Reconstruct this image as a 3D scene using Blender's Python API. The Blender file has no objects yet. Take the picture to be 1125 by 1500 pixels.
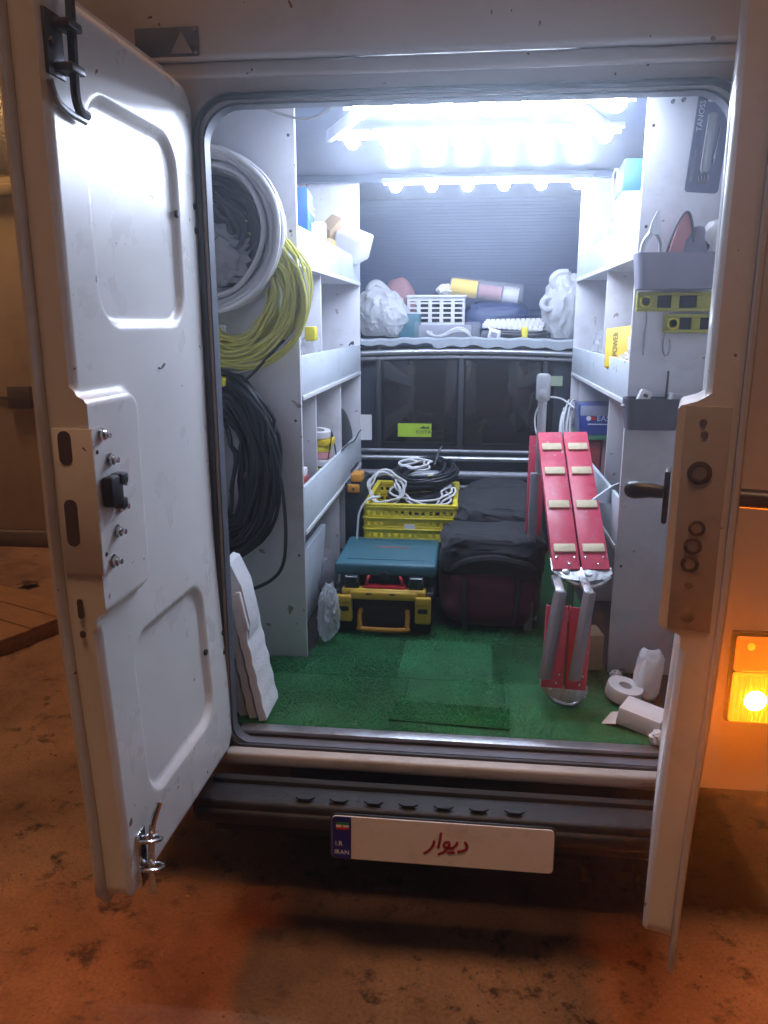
import bpy, bmesh, math, random
from mathutils import Vector, Matrix, noise

S = bpy.context.scene
COL = S.collection
RAD = math.radians
rnd = random.Random(11)

# ------------------------------------------------------------------ camera, sky, sun, exposure
cam_d = bpy.data.cameras.new("camera")
cam = bpy.data.objects.new("camera", cam_d)
COL.objects.link(cam)
cam.location = (0.0, -2.0, 1.74)
cam.rotation_euler = (RAD(90 - 13.59), 0.0, RAD(6.39))
cam_d.sensor_fit = 'VERTICAL'
cam_d.sensor_height = 36.0
cam_d.lens = 27.6
cam_d.clip_start = 0.02
cam_d.clip_end = 400.0
S.camera = cam

SUN_EL, SUN_AZ = 79.0, 188.0          # a high, warm lamp-like glow from behind the camera
w = bpy.data.worlds.new("World")
S.world = w
w.use_nodes = True
wn = w.node_tree
sky = wn.nodes.new("ShaderNodeTexSky")
sky.sky_type = 'NISHITA'
sky.sun_disc = False
sky.sun_elevation = RAD(-4.0)
sky.sun_rotation = RAD(SUN_AZ)
bg = wn.nodes["Background"]
bg.inputs["Strength"].default_value = 0.10
wn.links.new(sky.outputs["Color"], bg.inputs["Color"])

sun_d = bpy.data.lights.new("sun", 'SUN')
sun_d.energy = 1.7
sun_d.angle = RAD(14)
sun_d.color = (1.0, 0.53, 0.28)
sun = bpy.data.objects.new("sun", sun_d)
COL.objects.link(sun)
_a, _e = RAD(SUN_AZ), RAD(SUN_EL)
_dir = Vector((math.sin(_a) * math.cos(_e), math.cos(_a) * math.cos(_e), math.sin(_e)))
sun.rotation_euler = _dir.to_track_quat('Z', 'Y').to_euler()
sun.location = _dir * 20

S.view_settings.view_transform = 'Standard'
S.view_settings.look = 'None'
S.view_settings.exposure = 0.0
S.view_settings.gamma = 1.0
S.view_settings.use_curve_mapping = False
S.render.engine = 'CYCLES'
S.cycles.use_denoising = True
S.cycles.max_bounces = 5
S.cycles.diffuse_bounces = 3
S.cycles.glossy_bounces = 2
S.cycles.transmission_bounces = 3
S.cycles.transparent_max_bounces = 6
S.cycles.volume_bounces = 0
S.cycles.use_adaptive_sampling = True
S.cycles.adaptive_threshold = 0.03
S.cycles.caustics_reflective = False
S.cycles.caustics_refractive = False
S.cycles.sample_clamp_indirect = 6.0
S.cycles.use_light_tree = True

LED_COL = (0.68, 0.78, 1.0)
LED_POWER = 215.0
LAMP_POWER = 2.6

# ------------------------------------------------------------------ materials
MATS = {}


def mat(name, col, rough=0.5, metal=0.0, var=0.0, vs=5.0, bump=0.0, bs=90.0, dirt=None, ds=3.0, damt=0.5,
        coat=0.0, alpha=1.0, trans=0.0, sub=None, rvar=0.0, stretch=None, sheen=0.0, spec=0.5, chips=None, cs=38.0, ct=0.70):
    m = bpy.data.materials.new(name)
    m.use_nodes = True
    nt = m.node_tree
    N, L = nt.nodes, nt.links
    b = N["Principled BSDF"]
    b.inputs["Base Color"].default_value = (*col, 1)
    b.inputs["Roughness"].default_value = rough
    b.inputs["Metallic"].default_value = metal
    b.inputs["Coat Weight"].default_value = coat
    b.inputs["Alpha"].default_value = alpha
    b.inputs["Transmission Weight"].default_value = trans
    b.inputs["Sheen Weight"].default_value = sheen
    b.inputs["Specular IOR Level"].default_value = spec
    tc = N.new("ShaderNodeTexCoord")
    src = tc.outputs["Object"]
    if stretch:
        mp = N.new("ShaderNodeMapping")
        mp.inputs["Scale"].default_value = stretch
        L.new(src, mp.inputs["Vector"])
        src = mp.outputs["Vector"]

    def nz(scale, detail=6.0, rg=0.6):
        n = N.new("ShaderNodeTexNoise")
        n.inputs["Scale"].default_value = scale
        n.inputs["Detail"].default_value = detail
        n.inputs["Roughness"].default_value = rg
        L.new(src, n.inputs["Vector"])
        return n.outputs["Fac"]
    cur = None
    if var > 0:
        r = N.new("ShaderNodeMapRange")
        r.inputs["From Min"].default_value = 0.3
        r.inputs["From Max"].default_value = 0.7
        r.inputs["To Min"].default_value = 1 - var
        r.inputs["To Max"].default_value = 1 + var
        L.new(nz(vs), r.inputs["Value"])
        mx = N.new("ShaderNodeMix")
        mx.data_type = 'RGBA'
        mx.blend_type = 'MULTIPLY'
        mx.inputs[0].default_value = 1.0
        mx.inputs[6].default_value = (*col, 1)
        L.new(r.outputs["Result"], mx.inputs[7])
        cur = mx.outputs[2]
    if dirt:
        r = N.new("ShaderNodeMapRange")
        r.inputs["From Min"].default_value = 0.52
        r.inputs["From Max"].default_value = 0.72
        r.inputs["To Min"].default_value = 0.0
        r.inputs["To Max"].default_value = damt
        L.new(nz(ds, 9.0, 0.7), r.inputs["Value"])
        mx = N.new("ShaderNodeMix")
        mx.data_type = 'RGBA'
        L.new(r.outputs["Result"], mx.inputs[0])
        if cur:
            L.new(cur, mx.inputs[6])
        else:
            mx.inputs[6].default_value = (*col, 1)
        mx.inputs[7].default_value = (*dirt, 1)
        cur = mx.outputs[2]
    if chips:
        r = N.new("ShaderNodeMapRange")
        r.inputs["From Min"].default_value = ct
        r.inputs["From Max"].default_value = ct + 0.015
        L.new(nz(cs, 3.0, 0.5), r.inputs["Value"])
        mx = N.new("ShaderNodeMix")
        mx.data_type = 'RGBA'
        L.new(r.outputs["Result"], mx.inputs[0])
        if cur:
            L.new(cur, mx.inputs[6])
        else:
            mx.inputs[6].default_value = (*col, 1)
        mx.inputs[7].default_value = (*chips, 1)
        cur = mx.outputs[2]
    if cur:
        L.new(cur, b.inputs["Base Color"])
    if rvar > 0:
        r = N.new("ShaderNodeMapRange")
        r.inputs["From Min"].default_value = 0.3
        r.inputs["From Max"].default_value = 0.7
        r.inputs["To Min"].default_value = max(0.02, rough - rvar)
        r.inputs["To Max"].default_value = min(1.0, rough + rvar)
        L.new(nz(vs * 2.3), r.inputs["Value"])
        L.new(r.outputs["Result"], b.inputs["Roughness"])
    if bump > 0:
        bp = N.new("ShaderNodeBump")
        bp.inputs["Strength"].default_value = bump
        bp.inputs["Distance"].default_value = 0.01
        L.new(nz(bs, 4.0), bp.inputs["Height"])
        L.new(bp.outputs["Normal"], b.inputs["Normal"])
    MATS[name] = m
    return m


def emit(name, col, strength, base=None):
    m = bpy.data.materials.new(name)
    m.use_nodes = True
    b = m.node_tree.nodes["Principled BSDF"]
    b.inputs["Base Color"].default_value = (*(base or [min(1, c) for c in col]), 1)
    b.inputs["Emission Color"].default_value = (*col, 1)
    b.inputs["Emission Strength"].default_value = strength
    b.inputs["Roughness"].default_value = 0.3
    MATS[name] = m
    return m


mat("white_paint", (0.80, 0.79, 0.775), 0.30, var=0.05, vs=3, bump=0.05, bs=26, dirt=(0.50, 0.46, 0.42), ds=14, damt=0.09, rvar=0.06, chips=(0.22, 0.13, 0.08), cs=30, ct=0.72)
mat("body_paint", (0.66, 0.64, 0.63), 0.36, chips=(0.18, 0.10, 0.06), cs=34, ct=0.71, var=0.06, vs=2, bump=0.03, bs=30, dirt=(0.30, 0.25, 0.21), ds=3, damt=0.35, rvar=0.1)
mat("shelf_white", (0.72, 0.71, 0.75), 0.48, var=0.05, vs=4, bump=0.04, bs=60, dirt=(0.42, 0.40, 0.42), ds=9, damt=0.45, chips=(0.35, 0.30, 0.27), cs=22, ct=0.70)
mat("lip_white", (0.66, 0.72, 0.78), 0.42, var=0.05, vs=5, bump=0.03, bs=50, dirt=(0.42, 0.43, 0.46), ds=11, damt=0.5, chips=(0.30, 0.28, 0.27), cs=26, ct=0.70)
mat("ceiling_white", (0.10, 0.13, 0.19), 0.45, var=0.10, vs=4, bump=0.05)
mat("dark_liner", (0.030, 0.052, 0.135), 0.5, var=0.12, vs=3, bump=0.05, bs=40)
mat("rib_liner", (0.033, 0.056, 0.142), 0.42, var=0.12, vs=4, bump=0.05)
mat("navy_metal", (0.035, 0.045, 0.065), 0.35, var=0.2, vs=6, bump=0.05, bs=40)
mat("rubber_black", (0.018, 0.019, 0.022), 0.6, var=0.2, vs=20, bump=0.1)
mat("bumper_plastic", (0.010, 0.010, 0.011), 0.6, var=0.3, vs=12, bump=0.25, bs=160, dirt=(0.035, 0.03, 0.028), ds=9, damt=0.6)
mat("underbody", (0.012, 0.011, 0.010), 0.8, var=0.3)
mat("chrome", (0.68, 0.69, 0.70), 0.22, metal=1, var=0.15, vs=25, rvar=0.12)
mat("hinge_steel", (0.62, 0.63, 0.64), 0.34, metal=0.9, var=0.2, vs=30, rvar=0.1)
mat("steel_dull", (0.42, 0.43, 0.45), 0.38, metal=0.9, var=0.2, vs=15, rvar=0.1, bump=0.05)
mat("aluminium", (0.62, 0.63, 0.65), 0.35, metal=0.75, var=0.12, vs=20, rvar=0.1)
mat("aluminium_grey", (0.30, 0.30, 0.33), 0.5, metal=0.4, var=0.15, vs=20)
mat("dark_iron", (0.09, 0.092, 0.10), 0.45, metal=0.6, var=0.3, vs=30, rvar=0.15)
mat("black_plastic", (0.016, 0.017, 0.020), 0.40, var=0.2, vs=20, bump=0.06, bs=200)
mat("ladder_red", (0.68, 0.070, 0.125), 0.36, var=0.12, vs=9, bump=0.05, bs=60, dirt=(0.62, 0.40, 0.40), ds=26, damt=0.35, rvar=0.12, chips=(0.50, 0.48, 0.47), cs=60, ct=0.69)
mat("pad_beige", (0.74, 0.62, 0.40), 0.6, var=0.08, vs=30, bump=0.15, bs=120, dirt=(0.4, 0.3, 0.22), ds=30, damt=0.4)
mat("cable_black", (0.013, 0.015, 0.021), 0.36, var=0.2, vs=12)
mat("cable_white", (0.72, 0.72, 0.73), 0.42, var=0.08, vs=12)
mat("cable_grey", (0.52, 0.51, 0.53), 0.38, var=0.12, vs=10)
mat("cable_yellow", (0.70, 0.68, 0.16), 0.42, var=0.14, vs=12)
mat("crate_yellow", (0.72, 0.58, 0.035), 0.42, var=0.10, vs=8, bump=0.05, dirt=(0.35, 0.27, 0.05), ds=14, damt=0.5)
mat("teal_plastic", (0.040, 0.135, 0.175), 0.46, var=0.12, vs=10, bump=0.10, bs=240)
mat("tool_dark", (0.020, 0.030, 0.040), 0.5, var=0.15, vs=10, bump=0.10, bs=220)
mat("latch_yellow", (0.66, 0.40, 0.035), 0.45, var=0.1, vs=14, bump=0.05)
mat("latch_orange", (0.62, 0.26, 0.03), 0.45, var=0.1, vs=14, bump=0.05)
mat("red_plastic", (0.50, 0.02, 0.03), 0.4, var=0.1)
mat("fabric_black", (0.007, 0.008, 0.012), 0.75, var=0.3, vs=9, bump=0.3, bs=260, sheen=0.1)
mat("strap_black", (0.010, 0.011, 0.015), 0.7, var=0.2, vs=20, bump=0.5, bs=320)
mat("fabric_maroon", (0.085, 0.006, 0.022), 0.85, var=0.3, vs=8, bump=0.4, bs=240, sheen=0.2)
mat("turf_base", (0.016, 0.11, 0.036), 0.9, var=0.35, vs=6, bump=0.6, bs=180)
mat("turf_blade", (0.020, 0.235, 0.066), 0.5, var=0.35, vs=5)
mat("turf_pale", (0.20, 0.36, 0.24), 0.35, var=0.3, vs=9)
mat("turf_dark", (0.012, 0.16, 0.050), 0.7, var=0.4, vs=5)
mat("foam_white", (0.74, 0.75, 0.78), 0.75, var=0.06, vs=14, bump=0.35, bs=120, dirt=(0.45, 0.45, 0.47), ds=10, damt=0.35)
mat("paper_white", (0.76, 0.74, 0.74), 0.75, var=0.05, vs=10, bump=0.1, bs=40)
mat("cardboard", (0.42, 0.29, 0.17), 0.8, var=0.12, vs=10, bump=0.15, bs=90)
mat("wood_pale", (0.60, 0.50, 0.40), 0.65, var=0.12, vs=6, stretch=(8, 8, 1), bump=0.1)
mat("box_blue", (0.03, 0.14, 0.50), 0.42, var=0.1, vs=10)
mat("box_navy", (0.035, 0.065, 0.30), 0.32, var=0.12, vs=10, coat=0.4)
mat("box_green", (0.06, 0.20, 0.10), 0.5, var=0.1)
mat("sleeve_red", (0.36, 0.07, 0.065), 0.5, var=0.15, vs=20)
mat("label_yellow", (0.80, 0.55, 0.03), 0.45, var=0.06, vs=10)
mat("tape_yellow", (0.78, 0.68, 0.05), 0.45, var=0.06)
mat("sticker_green", (0.42, 0.60, 0.03), 0.5, var=0.05)
mat("sticker_pale", (0.45, 0.55, 0.38), 0.6, var=0.06)
mat("ink_black", (0.02, 0.02, 0.02), 0.6)
mat("ink_white", (0.78, 0.78, 0.80), 0.5)
mat("ink_red", (0.28, 0.004, 0.012), 0.5)
mat("flag_green", (0.01, 0.22, 0.04), 0.5)
mat("flag_red", (0.50, 0.008, 0.01), 0.5)
mat("plate_blue", (0.008, 0.006, 0.20), 0.4)
mat("plate_white", (0.74, 0.71, 0.68), 0.40, var=0.04, vs=8, dirt=(0.40, 0.33, 0.28), ds=16, damt=0.45)
mat("bin_grey", (0.27, 0.26, 0.33), 0.5, var=0.08, vs=10, bump=0.06)
mat("bin_dark", (0.12, 0.12, 0.15), 0.5, var=0.1, vs=10, bump=0.06)
mat("level_yellow", (0.44, 0.42, 0.07), 0.4, var=0.12, vs=14)
mat("card_slate", (0.115, 0.13, 0.24), 0.38, var=0.12, vs=6, coat=0.5)
mat("pink_plastic", (0.60, 0.26, 0.28), 0.4, var=0.1)
mat("tool_steel", (0.60, 0.62, 0.66), 0.3, metal=0.8, var=0.1)
mat("terry_pink", (0.42, 0.22, 0.24), 0.8, var=0.15, bump=0.3)
mat("basket_white", (0.66, 0.66, 0.68), 0.5, var=0.05)
mat("glass_dark", (0.014, 0.009, 0.008), 0.06, spec=0.6)
mat("jamb_dark", (0.10, 0.105, 0.13), 0.5, var=0.2, vs=10, bump=0.05)
mat("sill_paint", (0.42, 0.39, 0.36), 0.5, var=0.15, vs=6, bump=0.08, bs=50, dirt=(0.10, 0.08, 0.07), ds=6, damt=0.6)
mat("slot_brown", (0.10, 0.062, 0.055), 0.8)
mat("gasket", (0.012, 0.012, 0.014), 0.5)
mat("badge_dark", (0.10, 0.10, 0.12), 0.4, var=0.25, vs=20)
mat("badge_pale", (0.30, 0.30, 0.32), 0.4)
mat("wall_cream", (0.72, 0.62, 0.45), 0.8, var=0.10, vs=1.5, bump=0.2, bs=30, dirt=(0.28, 0.22, 0.15), ds=2, damt=0.5)
mat("wall_plinth", (0.16, 0.13, 0.105), 0.85, var=0.2, vs=3, bump=0.3, bs=30)
mat("wall_trim", (0.36, 0.32, 0.25), 0.7, var=0.1, vs=4)
mat("plank_brown", (0.26, 0.14, 0.065), 0.75, var=0.25, vs=5, stretch=(1, 8, 8), bump=0.3, bs=30)
mat("grit_stone", (0.22, 0.15, 0.11), 0.9, var=0.6, vs=40)
mat("leaf_dark", (0.05, 0.03, 0.018), 0.8, var=0.3)
mat("tyre", (0.016, 0.016, 0.016), 0.85, bump=0.2)


def bag_mat(name, col, alpha, rough=0.35):
    m = bpy.data.materials.new(name)
    m.use_nodes = True
    N, L = m.node_tree.nodes, m.node_tree.links
    b = N["Principled BSDF"]
    b.inputs["Base Color"].default_value = (*col, 1)
    b.inputs["Roughness"].default_value = rough
    tr = N.new("ShaderNodeBsdfTranslucent")
    tr.inputs["Color"].default_value = (*col, 1)
    m1 = N.new("ShaderNodeMixShader")
    m1.inputs[0].default_value = 0.35
    L.new(b.outputs[0], m1.inputs[1])
    L.new(tr.outputs[0], m1.inputs[2])
    tp = N.new("ShaderNodeBsdfTransparent")
    m2 = N.new("ShaderNodeMixShader")
    m2.inputs[0].default_value = alpha
    L.new(tp.outputs[0], m2.inputs[1])
    L.new(m1.outputs[0], m2.inputs[2])
    tc = N.new("ShaderNodeTexCoord")
    n = N.new("ShaderNodeTexNoise")
    n.inputs["Scale"].default_value = 28
    n.inputs["Detail"].default_value = 5
    L.new(tc.outputs["Object"], n.inputs["Vector"])
    bp = N.new("ShaderNodeBump")
    bp.inputs["Strength"].default_value = 0.7
    bp.inputs["Distance"].default_value = 0.01
    L.new(n.outputs["Fac"], bp.inputs["Height"])
    L.new(bp.outputs["Normal"], b.inputs["Normal"])
    L.new(m.node_tree.nodes["Material Output"].inputs["Surface"].links[0].from_socket, m2.inputs[2]) if False else None
    L.new(m2.outputs[0], N["Material Output"].inputs["Surface"])
    MATS[name] = m


bag_mat("bag_white", (0.76, 0.77, 0.80), 0.82, 0.28)
bag_mat("film_clear", (0.80, 0.82, 0.85), 0.42, 0.15)
bag_mat("film_thin", (0.78, 0.80, 0.84), 0.20, 0.12)
bag_mat("film_grey", (0.45, 0.43, 0.47), 0.80, 0.2)

emit("led_emit", LED_COL, LED_POWER)
emit("lamp_amber", (1.0, 0.19, 0.006), LAMP_POWER, (0.20, 0.02, 0.002))
emit("lamp_core", (1.0, 0.18, 0.006), 850.0, (0.3, 0.05, 0.01))
emit("lamp_amber_dim", (1.0, 0.19, 0.008), 0.9, (0.20, 0.02, 0.002))
emit("porch_glow", (1.0, 0.50, 0.18), 90.0)


def ground_mat():
    m = bpy.data.materials.new("ground_worn")
    m.use_nodes = True
    N, L = m.node_tree.nodes, m.node_tree.links
    b = N["Principled BSDF"]
    b.inputs["Roughness"].default_value = 0.72
    tc = N.new("ShaderNodeTexCoord")

    def nz(scale, det, rg, ramp):
        n = N.new("ShaderNodeTexNoise")
        n.inputs["Scale"].default_value = scale
        n.inputs["Detail"].default_value = det
        n.inputs["Roughness"].default_value = rg
        L.new(tc.outputs["Object"], n.inputs["Vector"])
        r = N.new("ShaderNodeValToRGB")
        r.color_ramp.elements[0].position = ramp[0]
        r.color_ramp.elements[1].position = ramp[1]
        L.new(n.outputs["Fac"], r.inputs["Fac"])
        return r, n
    r1, n1 = nz(1.7, 8, 0.62, (0.30, 0.72))
    r1.color_ramp.elements[0].color = (0.13, 0.066, 0.038, 1)
    r1.color_ramp.elements[1].color = (0.43, 0.265, 0.16, 1)
    r2, n2 = nz(11.0, 10, 0.75, (0.53, 0.62))
    r3, n3 = nz(95.0, 6, 0.75, (0.38, 0.62))
    mx = N.new("ShaderNodeMix")
    mx.data_type = 'RGBA'
    L.new(r1.outputs["Color"], mx.inputs[6])
    mx.inputs[7].default_value = (0.06, 0.036, 0.025, 1)
    mm = N.new("ShaderNodeMath")
    mm.operation = 'MULTIPLY'
    L.new(r2.outputs["Color"], mm.inputs[0])
    r4, n4 = nz(2.3, 3, 0.5, (0.36, 0.54))
    L.new(r4.outputs["Color"], mm.inputs[1])
    L.new(mm.outputs[0], mx.inputs[0])
    mx2 = N.new("ShaderNodeMix")
    mx2.data_type = 'RGBA'
    mx2.blend_type = 'MULTIPLY'
    mx2.inputs[0].default_value = 0.35
    L.new(mx.outputs[2], mx2.inputs[6])
    L.new(r3.outputs["Color"], mx2.inputs[7])
    L.new(mx2.outputs[2], b.inputs["Base Color"])
    bp = N.new("ShaderNodeBump")
    bp.inputs["Strength"].default_value = 0.5
    bp.inputs["Distance"].default_value = 0.012
    L.new(n2.outputs["Fac"], bp.inputs["Height"])
    bp2 = N.new("ShaderNodeBump")
    bp2.inputs["Strength"].default_value = 0.35
    bp2.inputs["Distance"].default_value = 0.004
    L.new(n3.outputs["Fac"], bp2.inputs["Height"])
    L.new(bp.outputs["Normal"], bp2.inputs["Normal"])
    L.new(bp2.outputs["Normal"], b.inputs["Normal"])
    MATS["ground_worn"] = m


ground_mat()


# ------------------------------------------------------------------ mesh helpers
class B:
    """Collects shapes; build() links them as one mesh object."""

    def __init__(self):
        self.bm = bmesh.new()

    def box(self, x0, x1, y0, y1, z0, z1, bev=0.0, seg=2, rot=None, piv=None):
        c = Vector(((x0 + x1) / 2, (y0 + y1) / 2, (z0 + z1) / 2))
        g = bmesh.ops.create_cube(self.bm, size=1.0)
        vs = g['verts']
        sx, sy, sz = abs(x1 - x0), abs(y1 - y0), abs(z1 - z0)
        M = Matrix.Translation(c)
        if rot is not None:
            p = Vector(piv) if piv is not None else c
            M = Matrix.Translation(p) @ rot.to_4x4() @ Matrix.Translation(c - p)
        for v in vs:
            v.co = M @ Vector((v.co.x * sx, v.co.y * sy, v.co.z * sz))
        if bev > 0:
            es = list({e for v in vs for e in v.link_edges})
            bmesh.ops.bevel(self.bm, geom=es, offset=min(bev, 0.45 * min(sx, sy, sz)), segments=seg, profile=0.5, affect='EDGES')
        return self

    def tube(self, pts, r, n=8, closed=False):
        pts = [Vector(p) for p in pts]
        N = len(pts)
        rr = r if isinstance(r, (list, tuple)) else [r] * N
        T = []
        for i in range(N):
            a = pts[(i - 1) % N] if (closed or i > 0) else pts[i]
            c = pts[(i + 1) % N] if (closed or i < N - 1) else pts[i]
            t = (c - a)
            T.append(t.normalized() if t.length > 1e-9 else Vector((0, 0, 1)))
        u = T[0].orthogonal().normalized()
        rings = []
        for i in range(N):
            u = (u - T[i] * u.dot(T[i]))
            u = u.normalized() if u.length > 1e-6 else T[i].orthogonal().normalized()
            v = T[i].cross(u)
            rings.append([self.bm.verts.new(pts[i] + (u * math.cos(2 * math.pi * k / n) + v * math.sin(2 * math.pi * k / n)) * rr[i]) for k in range(n)])
        M = N if closed else N - 1
        for i in range(M):
            A, Bq = rings[i], rings[(i + 1) % N]
            off = 0
            if closed and i == N - 1:
                off = min(range(n), key=lambda q: (A[0].co - Bq[q].co).length)
            for k in range(n):
                self.bm.faces.new((A[k], A[(k + 1) % n], Bq[(k + 1 + off) % n], Bq[(k + off) % n]))
        if not closed:
            self.bm.faces.new(list(reversed(rings[0])))
            self.bm.faces.new(rings[-1])
        return self

    def prism(self, poly, y0, y1, M=None):
        """poly in (x, z); extruded along y."""
        M = M or Matrix.Identity(4)
        a = [self.bm.verts.new(M @ Vector((p[0], y0, p[1]))) for p in poly]
        b = [self.bm.verts.new(M @ Vector((p[0], y1, p[1]))) for p in poly]
        n = len(poly)
        self.bm.faces.new(a)
        self.bm.faces.new(list(reversed(b)))
        for i in range(n):
            self.bm.faces.new((a[i], b[i], b[(i + 1) % n], a[(i + 1) % n]))
        return self

    def lathe(self, prof, n=20, M=None):
        """prof: (radius, height) pairs around local z."""
        M = M or Matrix.Identity(4)
        rings = []
        for r, h in prof:
            rings.append([self.bm.verts.new(M @ Vector((max(r, 1e-5) * math.cos(2 * math.pi * k / n), max(r, 1e-5) * math.sin(2 * math.pi * k / n), h))) for k in range(n)])
        for a, b in zip(rings, rings[1:]):
            for k in range(n):
                self.bm.faces.new((a[k], a[(k + 1) % n], b[(k + 1) % n], b[k]))
        self.bm.faces.new(list(reversed(rings[0])))
        self.bm.faces.new(rings[-1])
        return self

    def blob(self, c, rad, amp=0.15, freq=4.0, seed=0, sub=4, power=1.0, flat=None, crumple=0.0):
        g = bmesh.ops.create_icosphere(self.bm, subdivisions=sub, radius=1.0)
        c = Vector(c)
        o = Vector((seed * 3.7, seed * 1.3, seed * 5.1))
        for v in g['verts']:
            d = v.co.normalized()
            if power != 1.0:
                d = Vector([math.copysign(abs(q) ** power, q) for q in d])
            n1 = noise.noise(d * freq * 0.5 + o)
            n2 = noise.noise(d * freq + o * 2)
            k = 1 + amp * (n1 + 0.6 * n2)
            if crumple:
                a_ = 1 - 2 * abs(noise.noise(d * freq * 0.9 + o))
                c_ = 1 - 2 * abs(noise.noise(Vector((d.x * 1.6, d.y * 1.6, d.z * 0.8)) * freq * 1.3 + o * 1.7))
                k += crumple * 0.55 * (a_ ** 3 - 0.3) + crumple * 0.40 * (c_ ** 3 - 0.3)
            p = Vector((d.x * rad[0], d.y * rad[1], d.z * rad[2])) * k
            if flat is not None and p.z < flat:
                p.z = flat + (p.z - flat) * 0.05
            v.co = c + p
        return self

    def build(self, name, m, parent=None, loc=(0, 0, 0), rot=(0, 0, 0), smooth=38.0, label=None):
        bm = self.bm
        bmesh.ops.recalc_face_normals(bm, faces=bm.faces[:])
        if smooth:
            lim = RAD(smooth)
            for f in bm.faces:
                f.smooth = True
            for e in bm.edges:
                if len(e.link_faces) == 2 and e.calc_face_angle(0) > lim:
                    e.smooth = False
        me = bpy.data.meshes.new(name)
        bm.to_mesh(me)
        bm.free()
        me.materials.append(MATS[m])
        o = bpy.data.objects.new(name, me)
        COL.objects.link(o)
        o.location = loc
        o.rotation_euler = rot
        if parent:
            o.parent = parent
        if label:
            o["label"] = label
        return o


def tag(o, label, cat, group=None, kind=None):
    if label:
        o["label"] = label
    if cat:
        o["category"] = cat
    if group:
        o["group"] = group
    if kind:
        o["kind"] = kind
    return o


def thing(name, label, cat, loc=(0, 0, 0), rot=(0, 0, 0), group=None):
    o = bpy.data.objects.new(name, None)
    COL.objects.link(o)
    o.empty_display_size = 0.05
    o.location = loc
    o.rotation_euler = rot
    return tag(o, label, cat, group)


def bx(name, m, parent, x0, x1, y0, y1, z0, z1, bev=0.003, seg=2, rot=None, piv=None, label=None):
    return B().box(x0, x1, y0, y1, z0, z1, bev, seg, rot, piv).build(name, m, parent, label=label)


def share(src, parent, loc=None, rot=None):
    c = src.copy()
    COL.objects.link(c)
    c.parent = parent
    if loc is not None:
        c.location = loc
    if rot is not None:
        c.rotation_euler = rot
    return c


def rrect(x0, x1, z0, z1, r, seg=8):
    rs = r if isinstance(r, (list, tuple)) else [r] * 4   # bl, br, tr, tl
    out = []
    for (cx, cz, a0, q) in ((x0 + rs[0], z0 + rs[0], 180, rs[0]), (x1 - rs[1], z0 + rs[1], 270, rs[1]),
                            (x1 - rs[2], z1 - rs[2], 0, rs[2]), (x0 + rs[3], z1 - rs[3], 90, rs[3])):
        for k in range(seg + 1):
            a = RAD(a0 + 90 * k / seg)
            out.append((cx + q * math.cos(a), cz + q * math.sin(a)))
    return out


def text_mesh(name, body, m, parent, size, loc, rot, depth=0.0006, align='LEFT'):
    cu = bpy.data.curves.new(name, 'FONT')
    cu.body = body
    cu.size = size
    cu.extrude = depth
    cu.align_x = align
    cu.resolution_u = 3
    tmp = bpy.data.objects.new(name, cu)
    me = bpy.data.meshes.new_from_object(tmp)
    bpy.data.objects.remove(tmp)
    bpy.data.curves.remove(cu)
    me.materials.clear()
    me.materials.append(MATS[m])
    me.name = name
    o = bpy.data.objects.new(name, me)
    COL.objects.link(o)
    o.parent = parent
    o.location = loc
    o.rotation_euler = rot
    return o


def ribbon(b, pts, wd, y0, y1):
    """A flat brush stroke through (x, z) points with round ends, extruded along y."""
    L, Rr = [], []
    n = len(pts)
    P = [Vector((p[0], p[1])) for p in pts]
    for i in range(n):
        t = (P[min(i + 1, n - 1)] - P[max(i - 1, 0)]).normalized()
        q = Vector((-t.y, t.x)) * wd / 2
        L.append(P[i] + q)
        Rr.append(P[i] - q)
    t0 = (P[0] - P[1]).normalized()
    t1 = (P[-1] - P[-2]).normalized()
    poly = [tuple(v) for v in L]
    poly.append(tuple(P[-1] + t1 * wd / 2))
    poly += [tuple(v) for v in reversed(Rr)]
    poly.append(tuple(P[0] + t0 * wd / 2))
    b.prism(poly, y0, y1)


def smooth_pts(pts, k=6):
    P = [Vector(p) for p in pts]
    out = []
    n = len(P)
    for i in range(n - 1):
        p0, p1, p2, p3 = P[max(i - 1, 0)], P[i], P[i + 1], P[min(i + 2, n - 1)]
        for j in range(k):
            t = j / k
            out.append(0.5 * ((2 * p1) + (p2 - p0) * t + (2 * p0 - 5 * p1 + 4 * p2 - p3) * t * t + (3 * p1 - p0 - 3 * p2 + p3) * t ** 3))
    out.append(P[-1])
    return out


def coil_pts(turns, rx, rz, thick_r, thick_y, seed, seg=34, wob=0.01, sag=0.0):
    """One continuous cable wound in the local xz plane; y is the coil's axis."""
    r = random.Random(seed)
    pts = []
    dr, dy = 0, 0
    ph = [r.uniform(0, 6.28) for _ in range(6)]
    for t in range(turns):
        ndr, ndy = r.uniform(-1, 1) * thick_r, r.uniform(-1, 1) * thick_y
        k3 = r.uniform(0, 6.28)
        for s in range(seg):
            f = s / seg
            a = 2 * math.pi * f + 0.5
            e = f * f * (3 - 2 * f)
            cr = dr + (ndr - dr) * e + wob * math.sin(3 * a + k3) + wob * 0.6 * math.sin(5 * a + ph[t % 6])
            cy = dy + (ndy - dy) * e + wob * 0.6 * math.sin(2 * a + ph[(t + 2) % 6])
            z = (rz + cr) * math.sin(a)
            if z < 0:
                z *= 1 + sag
            pts.append(((rx + cr) * math.cos(a), cy, z))
        dr, dy = ndr, ndy
    return pts


# ------------------------------------------------------------------ the setting: ground and what stands around
g = B()
g.box(-40, 40, -40, 40, -0.02, 0.0)
tag(g.build("ground", "ground_worn"), None, None, kind="structure")

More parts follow.
